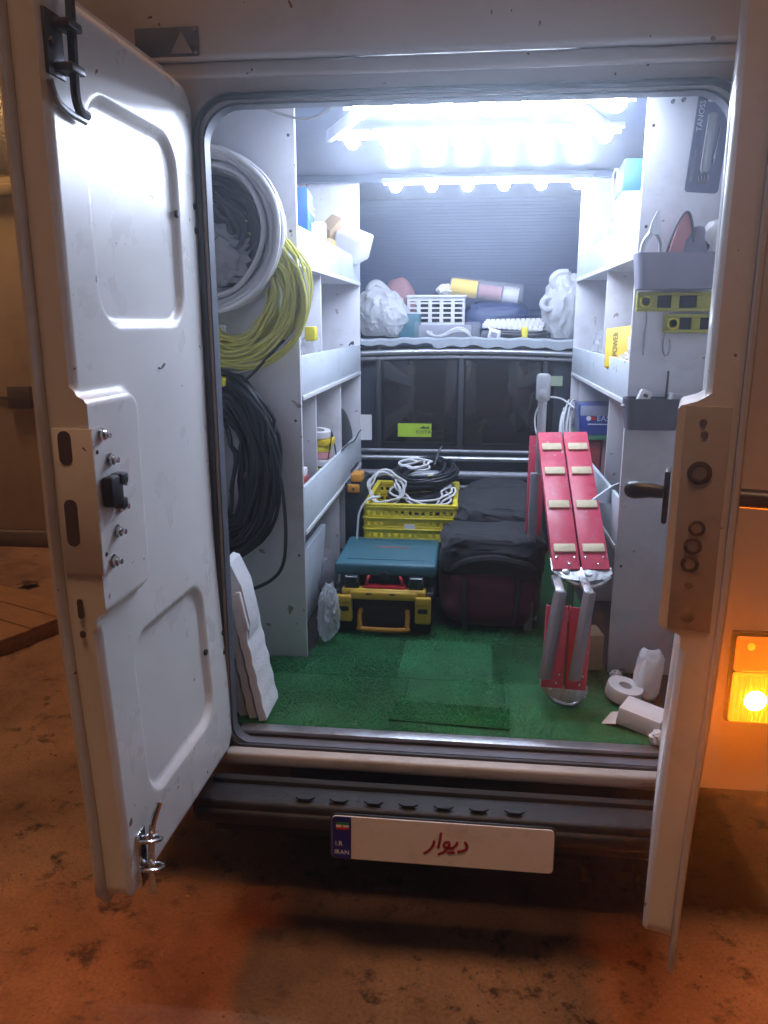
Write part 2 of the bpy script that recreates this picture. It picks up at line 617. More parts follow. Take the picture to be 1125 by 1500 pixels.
# loose grit on the ground
gv, gf = [], []
gr_ = random.Random(77)
for i in range(5200):
    if i < 4200:
        x, y = gr_.uniform(-1.9, 1.2), gr_.uniform(-0.75, 1.2)
    else:
        x, y = gr_.uniform(-4.2, -1.0), gr_.uniform(0.0, 3.5)
    r_ = gr_.uniform(0.0012, 0.0042) * (1.8 if gr_.random() < 0.06 else 1.0)
    k = len(gv)
    a = gr_.uniform(0, 6.28)
    for q in range(4):
        gv.append((x + r_ * math.cos(a + q * 1.57) * gr_.uniform(0.7, 1.3), y + r_ * math.sin(a + q * 1.57) * gr_.uniform(0.7, 1.3), 0.0006))
    gv.append((x + gr_.uniform(-0.3, 0.3) * r_, y, r_ * gr_.uniform(0.7, 1.2)))
    gf += [(k, k + 1, k + 4), (k + 1, k + 2, k + 4), (k + 2, k + 3, k + 4), (k + 3, k, k + 4)]
gm = bpy.data.meshes.new("grit")
gm.from_pydata(gv, [], gf)
gm.materials.append(MATS["grit_stone"])
go = bpy.data.objects.new("grit", gm)
COL.objects.link(go)
tag(go, "loose grit and small stones scattered on the ground", "grit", kind="stuff")

# building on the left
bw = thing("building", "cream rendered building wall with dark window behind the left door", "building", (-3.6, 3.7, 0))
bx("wall", "wall_cream", bw, -6.0, 2.3, 0.0, 3.0, 0.13, 2.62, 0.01)
bx("plinth", "wall_plinth", bw, -6.02, 2.32, -0.05, 3.0, 0.0, 0.128, 0.01)
bx("ledge", "wall_trim", bw, -6.03, 2.33, -0.07, 3.0, 2.622, 2.70, 0.01)
bx("upper_wall", "wall_plinth", bw, -6.0, 2.3, 0.12, 3.0, 2.702, 4.6, 0.01)
wd = bx("window", "wall_trim", bw, -0.9, 0.9, 0.06, 0.118, 2.72, 4.2, 0.01)
bx("pane", "glass_dark", wd, -0.84, 0.84, 0.045, 0.062, 2.78, 4.14, 0.002)
bx("cable_box", "wall_plinth", bw, 0.09, 0.27, -0.06, 0.0, 1.10, 1.27, 0.008)
B().tube(smooth_pts([(-1.2, -0.012, 1.13), (-0.4, -0.012, 1.18), (0.1, -0.012, 1.18)]) , 0.010, 6).build("conduit", "wall_plinth", bw)
B().tube(smooth_pts([(0.26, -0.012, 1.18), (0.6, -0.012, 1.17), (1.4, -0.012, 1.2)]), 0.010, 6).build("conduit", "wall_plinth", bw)

pl = thing("wall_lamp", "orange glowing lamp beside the dark window of the building", "lamp", (-3.27, 3.40, 3.12))
B().lathe([(0.0, -0.02), (0.03, -0.02), (0.06, 0.0), (0.07, 0.05), (0.05, 0.10), (0.02, 0.12), (0.0, 0.12)], 16).build("globe", "porch_glow", pl)
B().tube([(0, 0, -0.02), (0, 0.0, -0.10), (0, 0.06, -0.14), (0, 0.42, -0.14)], 0.016, 8).build("bracket", "dark_iron", pl)

pk = thing("wooden_pallet", "brown wooden plank platform lying on the ground far left", "pallet", (-2.75, 1.86, 0), (0, 0, RAD(-24)))
for k in range(5):
    bx("plank", "plank_brown", pk, -0.62, 0.36 - 0.01 * (k % 2), -0.46 + 0.19 * k, -0.46 + 0.19 * k + 0.18, 0.075, 0.10, 0.004)
for x in (-0.55, -0.1, 0.28):
    bx("bearer", "plank_brown", pk, x, x + 0.06, -0.455, 0.475, 0.0, 0.074, 0.003)

lf = B()
for k in range(5):
    a = k * 1.3
    lf.prism([(0, 0), (0.03, 0.035), (0.085, 0.0), (0.03, -0.03)], 0, 0.002,
             Matrix.Translation((0, 0, 0.012 + 0.006 * k)) @ Matrix.Rotation(a, 4, 'Z') @ Matrix.Rotation(RAD(70 + 9 * k), 4, 'X'))
tag(lf.build("dead_leaf", "leaf_dark", loc=(-2.95, 2.75, 0.0)), "crumpled dark dead leaf on the ground near the building", "leaf")

# ------------------------------------------------------------------ the van
XC = -0.045
van = thing("cargo_van", "white box van seen from behind with both rear doors open", "van", (0, 0, 0))
OX0, OX1, OZ0, OZ1 = -0.668, 0.578, 0.555, 2.250     # rear opening


def ring_face(b, inner, outer_rect, y):
    x0, x1, z0, z1 = outer_rect
    cx, cz = (x0 + x1) / 2, (z0 + z1) / 2
    ins = [Vector((p[0], y, p[1])) for p in inner]
    outs = []
    for p in inner:
        dx, dz = p[0] - cx, p[1] - cz
        # outward to the rectangle, kept square to the opening
        if p[0] <= OX0 + 0.10:
            px = x0
        elif p[0] >= OX1 - 0.10:
            px = x1
        else:
            px = p[0]
        if p[1] <= OZ0 + 0.06:
            pz = z0
        elif p[1] >= OZ1 - 0.10:
            pz = z1
        else:
            pz = p[1]
        outs.append(Vector((px, y, pz)))
    return ins, outs


inner = rrect(OX0, OX1, OZ0, OZ1, [0.05, 0.05, 0.085, 0.085], 8)
fr = B()
ins, outs = ring_face(fr, inner, (-1.05, 0.96, 0.50, 2.60), 0.0)
n = len(ins)
va = [fr.bm.verts.new(p) for p in ins]
vo = [fr.bm.verts.new(p) for p in outs]
jam = []
for (dy, gr) in ((0.004, 0.0015), (0.012, 0.002), (0.03, 0.002)):
    row = []
    for p in inner:
        cx, cz = (OX0 + OX1) / 2, (OZ0 + OZ1) / 2
        row.append(fr.bm.verts.new((p[0] - math.copysign(gr, p[0] - cx), dy, p[1] - math.copysign(gr, p[1] - cz))))
    jam.append(row)
back = [fr.bm.verts.new((v.co.x, 0.03, v.co.z)) for v in vo]
for i in range(n):
    j = (i + 1) % n
    if (vo[i].co - vo[j].co).length > 1e-6:
        fr.bm.faces.new((va[i], va[j], vo[j], vo[i]))
        fr.bm.faces.new((jam[-1][i], back[i], back[j], jam[-1][j]))
        fr.bm.faces.new((vo[i], vo[j], back[j], back[i]))
    else:
        fr.bm.faces.new((va[i], va[j], vo[i]))
        fr.bm.faces.new((jam[-1][i], back[i], jam[-1][j]))
    prev = va
    for row in jam:
        fr.bm.faces.new((prev[i], row[i], row[j], prev[j]))
        prev = row
bmesh.ops.remove_doubles(fr.bm, verts=fr.bm.verts[:], dist=1e-5)
fr.build("rear_frame", "body_paint", van, smooth=45)

seal = rrect(OX0 - 0.012, OX1 + 0.012, OZ0 - 0.005, OZ1 + 0.012, [0.05, 0.05, 0.09, 0.09], 8)
B().tube([(p[0], -0.008, p[1]) for p in seal], 0.008, 8, closed=True).build("door_seal", "rubber_black", van)
jt = B()
jr = []
for (yy, q) in ((-0.004, 0.0), (-0.006, 0.005), (0.036, 0.005), (0.036, 0.0)):
    pts_ = rrect(OX0 + 0.0025 + q, OX1 - 0.0025 - q, OZ0 + 0.0025 + q * 0.4, OZ1 - 0.0025 - q, [0.05, 0.05, 0.085, 0.085], 8)
    jr.append([jt.bm.verts.new((p[0], yy, p[1])) for p in pts_])
for a, c in zip(jr, jr[1:] + jr[:1]):
    for i in range(len(a)):
        j = (i + 1) % len(a)
        jt.bm.faces.new((a[i], a[j], c[j], c[i]))
jt.build("jamb_trim", "jamb_dark", van)

# header above the opening with its stepped gutter
hd = B()
hd.box(-1.06, 0.97, -0.045, -0.002, 2.335, 2.66, 0.012, 3)
hd.box(-1.055, 0.965, -0.024, -0.003, 2.300, 2.333, 0.008, 3)
hd.build("header_panel", "body_paint", van)
bd = bx("badge", "badge_dark", van, -0.800, -0.648, -0.051, -0.046, 2.338, 2.400, 0.002)
B().prism([(0.0, 0.0), (0.052, 0.0), (0.026, 0.046)], -0.0535, -0.0512, Matrix.Translation((-0.714, 0, 2.344))).build("emblem", "badge_pale", bd)
for p in ((-0.655, 2.393), (-0.655, 2.345)):
    B().lathe([(0, -0.003), (0.004, -0.003), (0.004, 0.0), (0, 0.0)], 8, Matrix.Translation((p[0], -0.053, p[1])) @ Matrix.Rotation(RAD(90), 4, 'X')).build("badge_screw", "badge_pale", bd)

# body box: sides, roof, floor, nose over the cab
bx("side_panel", "body_paint", van, -1.05, -1.02, 0.032, 2.90, 0.50, 2.60, 0.004)
bx("side_panel", "body_paint", van, 0.93, 0.96, 0.032, 2.90, 0.50, 2.60, 0.004)
bx("roof", "body_paint", van, -1.05, 0.96, 0.032, 2.90, 2.602, 2.64, 0.01)
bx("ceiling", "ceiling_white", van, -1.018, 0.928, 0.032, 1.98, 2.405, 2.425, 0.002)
bx("ceiling_liner", "dark_liner", van, -1.018, 0.928, 1.985, 2.86, 2.43, 2.45, 0.002)
bx("nose_wall", "body_paint", van, -1.05, 0.96, 2.902, 2.93, 1.55, 2.64, 0.004)
rb = bx("front_liner", "dark_liner", van, -1.018, 0.928, 2.80, 2.82, 1.648, 2.428, 0.002)
for k in range(42):
    z = 1.660 + k * 0.0182
    bx("liner_rib", "rib_liner", rb, -1.016, 0.926, 2.7975, 2.8005, z, z + 0.0165, 0.001, 1)
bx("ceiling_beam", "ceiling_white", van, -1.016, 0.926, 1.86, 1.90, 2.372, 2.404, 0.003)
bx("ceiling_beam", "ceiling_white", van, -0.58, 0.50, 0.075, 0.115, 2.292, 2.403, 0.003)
for sx in (-1, 1):
    x = XC + sx * 0.40
    B().box(x - 0.012, x + 0.012, 0.62, 1.02, 2.365, 2.404, 0.003, 2, Matrix.Rotation(RAD(sx * -26), 3, 'Z')).build("roof_brace", "shelf_white", van)
bx("cargo_floor", "underbody", van, -1.02, 0.93, 0.031, 2.10, 0.50, 0.565, 0.002)
bx("sill_strip", "steel_dull", van, -0.655, 0.565, 0.032, 0.074, 0.5655, 0.578, 0.003)
sl = B()
sl.box(-0.70, 0.62, -0.050, -0.003, 0.510, 0.550, 0.010, 3)
sl.build("sill", "sill_paint", van)

# bumper step with tread studs
bp_ = B()
bp_.box(-0.73, 0.58, -0.185, -0.066, 0.428, 0.486, 0.014, 3)
bp_.box(-0.72, 0.57, -0.196, -0.150, 0.420, 0.462, 0.012, 3)
bump = bp_.build("bumper", "bumper_plastic", van)
stud = None
for k in range(7):
    x = -0.42 + k * 0.093
    if stud is None:
        stud = B().prism([(-0.026, 0.0), (-0.013, 0.010), (0.013, 0.010), (0.026, 0.0), (0.013, -0.010), (-0.013, -0.010)], 0, 0.0045,
                         Matrix.Rotation(RAD(90), 4, 'X')).build("tread_stud", "bumper_plastic", bump, loc=(x, -0.160, 0.493))
    else:
        share(stud, bump, (x, -0.160, 0.493))
bx("rear_valance", "underbody", van, -0.70, 0.55, -0.100, -0.07, 0.33, 0.50, 0.01)
bx("chassis", "underbody", van, -0.50, 0.42, 0.0, 3.6, 0.30, 0.498, 0.01)

# wheels under the box
for x in (-0.86, 0.77):
    M0 = Matrix.Translation((x, 1.35, 0.33)) @ Matrix.Rotation(RAD(90), 4, 'Y')
    wl = B().lathe([(0.20, -0.10), (0.30, -0.105), (0.325, -0.08), (0.33, 0.0), (0.325, 0.08), (0.30, 0.105), (0.20, 0.10)], 32, M0).build("wheel", "tyre", van)
    B().lathe([(0.0, -0.07), (0.10, -0.07), (0.19, -0.09), (0.198, 0.0), (0.19, 0.09), (0.10, 0.07), (0.0, 0.07)], 24, M0).build("rim", "steel_dull", wl)

# number plate with blue band, flag and lettering
PW, PH = 0.578, 0.121
plate = B().prism(rrect(0, PW, -PH, 0, 0.012, 5), 0, 0.004).build("number_plate", "plate_white", van, (-0.340, -0.203, 0.476), (RAD(-4), 0, 0))
B().prism(rrect(-0.004, PW + 0.004, -PH - 0.004, 0.004, 0.014, 5), 0.0045, 0.010).build("plate_holder", "black_plastic", plate)
B().prism(rrect(0.001, 0.052, -PH + 0.001, -0.001, [0.011, 0.001, 0.001, 0.011], 4), -0.0012, -0.0001).build("blue_band", "plate_blue", plate)
bx("flag_stripe", "flag_green", plate, 0.012, 0.046, -0.0024, -0.0014, -0.0235, -0.017, 0)
bx("flag_stripe", "ink_white", plate, 0.012, 0.046, -0.0024, -0.0014, -0.0302, -0.0237, 0)
bx("flag_stripe", "flag_red", plate, 0.012, 0.046, -0.0024, -0.0014, -0.037, -0.0304, 0)
B().prism([(0.026, -0.027), (0.029, -0.0235), (0.032, -0.027), (0.029, -0.0305)], -0.0032, -0.0026).build("flag_emblem", "flag_red", plate)
text_mesh("band_lettering", "I.R", "ink_white", plate, 0.019, (0.009, -0.0016, -0.084), (RAD(90), 0, 0), 0.0003)
text_mesh("band_lettering", "IRAN", "ink_white", plate, 0.0175, (0.007, -0.0016, -0.108), (RAD(90), 0, 0), 0.0003)
strokes = [[(345, 285), (330, 350), (285, 420), (230, 470), (175, 498)],
           [(462, 145), (445, 270), (420, 400)],
           [(750, 305), (735, 350), (690, 395), (640, 412), (590, 400), (530, 385), (518, 345), (555, 305), (605, 305), (612, 350), (585, 410), (520, 472), (430, 515)],
           [(595, 485), (650, 486), (700, 480)],
           [(890, 305), (925, 370), (910, 420), (850, 455), (770, 468)]]
for k, st in enumerate(strokes):
    q = []
    for zx, zy in st:
        px, py = 610 + zx / 11.84, 1205 + zy / 11.84
        u = (px - 484) / 331.0 * PW
        v = -((py - (1192 + 0.0636 * (px - 484))) / 63.0) * PH
        q.append((u, v, 0))
    q = [(p.x, p.y) for p in smooth_pts(q, 4)]
    lb = B()
    ribbon(lb, q, 0.0070, -0.0010 - 0.0002 * k, -0.0001)
    lb.build("lettering", "ink_red", plate)

# tail lamps
for sx, x0, x1 in ((1, 0.690, 0.800), (-1, -0.890, -0.780)):
    tl = bx("tail_lamp", "black_plastic", van, x0 - 0.006, x1 + 0.006, -0.022, -0.001, 0.712, 0.966, 0.006)
    bx("lens", "lamp_amber_dim", tl, x0, x1, -0.040, -0.023, 0.862, 0.958, 0.008, 3)
    bx("lens", "lamp_amber", tl, x0, x1, -0.040, -0.023, 0.720, 0.858, 0.008, 3)
    B().lathe([(0, -0.004), (0.025, -0.004), (0.028, 0.003), (0.018, 0.014), (0, 0.018)], 14,
              Matrix.Translation(((x0 + x1) / 2 + 0.004, -0.040, 0.786)) @ Matrix.Rotation(RAD(90), 4, 'X')).build("bulb", "lamp_core", tl)
    for q in range(9):
        xr = x0 + 0.008 + q * (x1 - x0 - 0.016) / 8
        B().tube([(xr, -0.041, 0.726), (xr, -0.041, 0.852)], 0.0022, 6).build("lens_rib", "lamp_amber", tl)
    B().lathe([(0, -0.004), (0.008, -0.004), (0.010, 0.002), (0, 0.008)], 12,
              Matrix.Translation((x0 + 0.034, -0.040, 0.935)) @ Matrix.Rotation(RAD(90), 4, 'X')).build("bulb", "lamp_amber", tl)

# cab behind the load space
bx("cab_shell", "body_paint", van, -0.90, 0.81, 2.16, 3.95, 0.55, 1.60, 0.08, 4)
cw = bx("cab_rear_wall", "navy_metal", van, -1.018, 0.928, 2.125, 2.155, 0.56, 1.61, 0.004)
wn_ = bx("cab_window", "gasket", van, -0.50, 0.41, 2.108, 2.124, 1.085, 1.590, 0.02, 4)
bx("pane", "glass_dark", wn_, -0.470, -0.062, 2.102, 2.1075, 1.115, 1.560, 0.002)
bx("pane", "glass_dark", wn_, -0.052, 0.380, 2.102, 2.1075, 1.115, 1.560, 0.002)
stk = bx("window_sticker", "sticker_green", wn_, -0.386, -0.209, 2.0995, 2.1015, 1.154, 1.224, 0)
text_mesh("sticker_print", "KHYAN", "ink_black", stk, 0.030, (-0.290, 2.0988, 1.170), (RAD(90), 0, 0), 0.0003)
B().prism([(-0.272, 1.198), (-0.252, 1.212), (-0.236, 1.203), (-0.226, 1.212), (-0.220, 1.198)], 2.0983, 2.0993).build("sticker_print", "ink_black", stk)
bx("window_sticker", "sticker_pale", wn_, 0.392, 0.452, 2.1035, 2.106, 1.425, 1.475, 0)
for x in (-0.486, -0.060, 0.362):
    bx("guard_bar", "rubber_black", van, x - 0.014, x + 0.014, 2.068, 2.094, 0.80, 1.632, 0.006)
for z, r, m_ in ((1.088, 0.010, "aluminium_grey"), (1.050, 0.013, "aluminium"), (0.965, 0.022, "aluminium_grey"), (0.90, 0.012, "aluminium_grey")):
    B().tube([(-0.99, 2.05, z), (0.90, 2.05, z)], r, 10).build("guard_rail", m_, van)
arch = [(-1.0 + 0.0955 * k, 2.06, 1.598 - 0.040 * ((k - 10) / 10) ** 2) for k in range(21)]
B().tube(arch, 0.013, 10).build("roof_edge_bead", "aluminium", van)
arch2 = [(p[0], 2.075, p[2] - 0.030) for p in arch]
B().tube(arch2, 0.009, 10).build("roof_edge_bead", "aluminium_grey", van)
bx("shelf_deck", "dark_liner", van, -1.018, 0.928, 2.06, 2.79, 1.622, 1.646, 0.002)
# white liner sheet with a wavy cut edge hanging over the deck
ln = B()
cols = []
for k in range(81):
    x = -0.62 + 1.13 * k / 80
    arch_z = 0.012 * (1 - ((x + 0.05) / 0.55) ** 2)
    wv = 0.006 * math.sin(k * 0.75) + 0.004 * math.sin(k * 0.31 + 1)
    cols.append([ln.bm.verts.new((x, 2.20, 1.652 + arch_z * 0.4)), ln.bm.verts.new((x, 2.056, 1.655 + arch_z + wv * 0.4)),
                 ln.bm.verts.new((x, 2.044, 1.645 + arch_z + wv * 0.4)), ln.bm.verts.new((x, 2.042, 1.612 + arch_z * 0.8 + wv + (0.012 if x < -0.2 else -0.004 * (x + 0.2))))])
for a, c in zip(cols, cols[1:]):
    for i in range(3):
        ln.bm.faces.new((a[i], a[i + 1], c[i + 1], c[i]))
bmesh.ops.solidify(ln.bm, geom=ln.bm.faces[:], thickness=0.003)
ln.build("shelf_liner", "lip_white", van)

# ---- rear doors
U0, U1 = -0.055, 0.600


def sd_rr(u, v, u0, u1, v0, v1, r):
    cx, cy = (u0 + u1) / 2, (v0 + v1) / 2
    qx, qy = abs(u - cx) - (u1 - u0) / 2 + r, abs(v - cy) - (v1 - v0) / 2 + r
    return math.hypot(max(qx, 0), max(qy, 0)) + min(max(qx, qy), 0) - r


def sstep(a, b, x):
    t = min(1, max(0, (x - a) / (b - a)))
    return t * t * (3 - 2 * t)


def door_off(v):
    return 0.024 * sstep(1.35, 0.55, v)


BULGE = {1: 0.022, -1: 0.042}


def door_h(u, v, side=1):
    h = 0.0
    h -= 0.016 * sstep(0.003, -0.013, sd_rr(u, v, 0.070, 0.478, 1.732, 2.148, 0.080))
    h -= 0.015 * sstep(0.003, -0.012, sd_rr(u, v, 0.078, 0.468, 0.705, 1.088, 0.070))
    h += BULGE[side] * sstep(0.004, -0.014, sd_rr(u, v, 0.388, 0.75, 1.188, 1.612, 0.045))
    e = min(u - U0, U1 - u)
    if not (1.16 < v < 1.62 and u > 0.5):
        h -= 0.010 * (1 - sstep(0.0, 0.014, e))
    h += 0.0015 * noise.noise(Vector((u * 4, v * 4, 3.1)))
    return h + door_off(v)


def make_door(s, loc, rotz, v0, v1, skin_v0, skin_v1, label, th=0.055):
    NU, NV = 96, 230
    b = B()
    rows = []
    for j in range(NV + 1):
        v = v0 + (v1 - v0) * j / NV
        du0 = du1 = 0.0
        for (edge, r0, r1) in ((v - v0, 0.10, 0.035), (v1 - v, 0.11, 0.02)):
            if edge < r0:
                du0 = max(du0, r0 - math.sqrt(max(0, r0 * r0 - (r0 - edge) ** 2)))
            if edge < r1:
                du1 = max(du1, r1 - math.sqrt(max(0, r1 * r1 - (r1 - edge) ** 2)))
        row = []
        for i in range(NU + 1):
            u = (U0 + du0) + (U1 - du1 - U0 - du0) * i / NU
            ev = min(v - v0, v1 - v)
            hh = door_h(u, v, s) - 0.010 * (1 - sstep(0, 0.014, ev))
            row.append(b.bm.verts.new((u, s * hh, v)))
        rows.append(row)
    for j in range(NV):
        for i in range(NU):
            b.bm.faces.new((rows[j][i], rows[j][i + 1], rows[j + 1][i + 1], rows[j + 1][i]))
    # return edges
    loop = [rows[0][i] for i in range(NU + 1)] + [rows[j][NU] for j in range(1, NV + 1)] + \
           [rows[NV][i] for i in range(NU - 1, -1, -1)] + [rows[j][0] for j in range(NV - 1, 0, -1)]
    bl = [b.bm.verts.new((v.co.x, s * (-th + door_off(v.co.z)), v.co.z)) for v in loop]
    for i in range(len(loop)):
        j = (i + 1) % len(loop)
        b.bm.faces.new((loop[i], loop[j], bl[j], bl[i]))
    d = b.build("rear_door", "white_paint", van, loc, (0, 0, rotz), smooth=50, label=label)
    # outer skin, larger than the inner frame, following the same curve
    k = B()
    NVs = 40
    prev = None
    prof = [(U0 - 0.005, -th - 0.001), (U1 + 0.022, -th - 0.001), (U1 + 0.026, -th - 0.004), (U1 + 0.026, -th - 0.010), (U1 + 0.02, -th - 0.013), (U0 - 0.005, -th - 0.013)]
    for j in range(NVs + 1):
        v = skin_v0 + (skin_v1 - skin_v0) * j / NVs
        du = 0.0
        ed = min(v - skin_v0, skin_v1 - v)
        if ed < 0.05:
            du = 0.05 - math.sqrt(max(0, 0.05 ** 2 - (0.05 - ed) ** 2))
        ring = [k.bm.verts.new((p[0] - (du * 0.6 if p[0] > 0.3 else 0), s * (p[1] + door_off(v)), v)) for p in prof]
        if prev:
            for i in range(len(prof)):
                q = (i + 1) % len(prof)
                k.bm.faces.new((prev[i], prev[q], ring[q], ring[i]))
        else:
            k.bm.faces.new(ring)
        prev = ring
    k.bm.faces.new(list(reversed(prev)))
    k.build("outer_skin", "body_paint", d, smooth=40)
    return d


def onDoor(s, u, v, up=0.0):
    return (u, s * (door_h(u, v, s) + up), v)


dl = make_door(1, (-0.690, -0.05, 0), RAD(-92), 0.545, 2.285, 0.535, 2.325, "open left rear door with pressed panels and bolted lock plate")
dr = make_door(-1, (0.546, -0.036, 0), RAD(-105.0), 0.535, 2.30, 0.462, 2.42, "open right rear door seen edge on with black lever")


def plug(d, s, u, v, r=0.009):
    c = onDoor(s, u, v, 0.0)
    B().lathe([(0, -0.004), (r, -0.004), (r, 0.001), (r * 0.7, 0.003), (0, 0.003)], 12,
              Matrix.Translation(c) @ Matrix.Rotation(RAD(-90 * s), 4, 'X')).build("rubber_plug", "rubber_black", d)


for u, v in ((-0.030, 2.015), (-0.031, 1.959), (-0.035, 0.899), (-0.034, 0.843), (0.072, 1.985), (0.080, 0.890)):
    plug(dl, 1, u, v, 0.0085)
# lock plate wrapped over the free edge
lp = B()
outl = [(0.601, 1.276), (0.601, 1.552), (0.560, 1.554), (0.545, 1.545), (0.512, 1.45), (0.504, 1.41), (0.512, 1.36), (0.552, 1.292), (0.572, 1.276)]
lp.prism(outl, 0.0, 0.003, Matrix.Translation((0, 0.0250, 0)))
lp.box(0.6015, 0.6040, -0.050, 0.0280, 1.276, 1.552, 0.001)
lpo = lp.build("lock_plate", "white_paint", dl)
bolt = None
for u, v in ((0.572, 1.537), (0.547, 1.487), (0.524, 1.438), (0.520, 1.391), (0.541, 1.345), (0.566, 1.292)):
    if bolt is None:
        bb = B()
        M0 = Matrix.Rotation(RAD(-90), 4, 'X')
        bb.lathe([(0, 0), (0.0135, 0), (0.0135, 0.002), (0.0, 0.002)], 16, M0)
        bb.lathe([(0, 0.0021), (0.0105, 0.0021), (0.0105, 0.009), (0.008, 0.011), (0, 0.011)], 6, M0)
        bb.lathe([(0, 0.0111), (0.0055, 0.0111), (0.0055, 0.019), (0, 0.0195)], 10, M0)
        bolt = bb.build("bolt", "chrome", lpo, (u, 0.0282, v))
    else:
        share(bolt, lpo, (u, 0.0282, v), (0, rnd.uniform(0, 1), 0))
kn = B()
kn.box(0.542, 0.588, 0.0285, 0.052, 1.402, 1.460, 0.006)
kn.box(0.528, 0.556, 0.030, 0.056, 1.440, 1.462, 0.005)
kn.box(0.532, 0.554, 0.030, 0.054, 1.392, 1.414, 0.005)
kn.build("latch_knob", "black_plastic", dl)
for u, v in ((0.590, 1.508), (0.588, 1.312)):
    B().lathe([(0, 0), (0.004, 0), (0.004, 0.0012), (0, 0.0012)], 10, Matrix.Translation((u, 0.0282, v)) @ Matrix.Rotation(RAD(-90), 4, 'X')).build("rivet_hole", "rubber_black", lpo)
# slots in the free edge
for z0, z1 in ((1.485, 1.548), (1.33, 1.42), (1.185, 1.225), (1.145, 1.160)):
    w_ = 0.013 if z1 - z0 > 0.05 else 0.006
    B().prism(rrect(-w_, w_, z0, z1, w_ * 0.95, 5), 0, 0.0012, Matrix.Translation((0.6048, -0.026, 0)) @ Matrix.Rotation(RAD(90), 4, 'Z')).build("edge_slot", "slot_brown", dl)
# top bolt: rod in a bracket with a hooked end
tb = B()
tb.tube(smooth_pts([(0.540, 0.024, 2.46), (0.542, 0.024, 2.30), (0.548, 0.024, 2.17), (0.546, 0.022, 2.118), (0.528, 0.018, 2.098), (0.498, 0.014, 2.096)], 5), 0.0085, 8)
tb.build("top_bolt", "dark_iron", dl)
br = B()
br.box(0.538, 0.592, -0.004, 0.004, 2.140, 2.240, 0.003)
br.box(0.530, 0.575, 0.004, 0.036, 2.214, 2.228, 0.003)
br.box(0.530, 0.575, 0.004, 0.036, 2.148, 2.162, 0.003)
br.lathe([(0, 0), (0.008, 0), (0.008, 0.006), (0, 0.006)], 6, Matrix.Translation((0.580, 0.004, 2.19)) @ Matrix.Rotation(RAD(-90), 4, 'X'))
br.build("bolt_bracket", "dark_iron", dl)
B().tube(smooth_pts([(0.594, 0.004, 2.130), (0.585, 0.008, 2.102), (0.555, 0.010, 2.090), (0.500, 0.012, 2.086)], 5), 0.006, 8).build("pull_wire", "steel_dull", dl)
# bottom bolt: chromed rod with two loops
y_ = door_off(0.6)
lb_ = B()
lb_.tube(smooth_pts([(0.500, y_ + 0.030, 0.725), (0.520, y_ + 0.022, 0.690), (0.530, y_ + 0.020, 0.650), (0.536, y_ + 0.018, 0.590), (0.538, y_ + 0.018, 0.525)], 5), 0.0075, 8)
lb_.build("bottom_bolt", "chrome", dl)
lc = B()
lc.box(0.520, 0.560, y_ - 0.006, y_ + 0.003, 0.548, 0.680, 0.003)
for zc in (0.655, 0.585):
    lc.tube([(0.532 + 0.030 * math.cos(a), y_ + 0.018 + 0.022 * math.sin(a), zc + 0.014 * math.cos(a)) for a in [2 * math.pi * k / 20 for k in range(20)]], 0.0045, 6, closed=True)
lc.build("bolt_bracket", "chrome", dl)
B().tube(smooth_pts([(0.208, door_h(0.208, 1.648) + 0.001, 1.648), (0.225, door_h(0.2, 1.643) + 0.001, 1.640), (0.240, door_h(0.2, 1.64) + 0.001, 1.641)], 4), [0.003] * 4 + [0.002] * 5, 6).build("paint_chip", "dark_iron", dl)

# right door details (local y points outwards, so inner things sit at negative y)
hw = B()
hw.box(0.49, 0.535, -0.056, -0.046, 1.375, 1.475, 0.004)
hw.build("lever_plate", "black_plastic", dr)
lv = B()
lv.tube(smooth_pts([(0.515, -0.056, 1.432), (0.515, -0.080, 1.434), (0.512, -0.105, 1.432), (0.500, -0.118, 1.430)], 5),
        [0.012, 0.0125, 0.013, 0.0135, 0.014, 0.0145, 0.015, 0.0155, 0.016, 0.0165, 0.017, 0.017, 0.0165, 0.016, 0.014, 0.010], 12)
lv.build("lever", "black_plastic", dr)

oh = B()
oh.box(0.47, 0.50, 0.069, 0.076, 1.375, 1.47, 0.003)
oh.tube([(0.485, 0.076, 1.425), (0.485, 0.20, 1.425)], 0.018, 12)
oh.build("outer_handle", "black_plastic", dr)
# worn free-edge lock plate with round holes; brown colour stands in for warm light
bx("edge_plate", "sill_paint", dr, 0.6010, 0.6040, -0.028, 0.044, 1.20, 1.602, 0.001)
M9 = Matrix.Rotation(RAD(90), 4, 'Y')
for (y, z, r) in ((0.002, 1.488, 0.017), (0.006, 1.390, 0.012), (0.002, 1.357, 0.013), (0.000, 1.325, 0.013)):
    B().lathe([(r * 0.75, 0.0), (r * 1.15, 0.0), (r * 1.2, 0.0015), (r * 0.8, 0.003), (r * 0.75, 0.0)], 18, Matrix.Translation((0.6045, y, z)) @ M9).build("hole_rim", "leaf_dark", dr)
    B().lathe([(0, 0.0), (r * 0.7, 0.0), (r * 0.7, 0.0012), (0, 0.0012)], 18, Matrix.Translation((0.6046, y, z)) @ M9).build("bolt_end", "steel_dull", dr)
for (y, z, r) in ((0.000, 1.575, 0.006), (0.004, 1.555, 0.006), (0.002, 1.285, 0.007), (0.004, 1.228, 0.014)):
    B().lathe([(0, 0.0), (r, 0.0), (r * 0.8, 0.0012), (0, 0.0012)], 12, Matrix.Translation((0.6045, y, z)) @ M9).build("edge_dimple", "wall_plinth", dr)
# door hinges
for d, s in ((dl, 1), (dr, -1)):
    for z in (0.80, 2.0):
        B().tube([(U0 - 0.015, -s * 0.062, z - 0.045), (U0 - 0.015, -s * 0.062, z + 0.045)], 0.012, 10).build("hinge", "steel_dull", d)

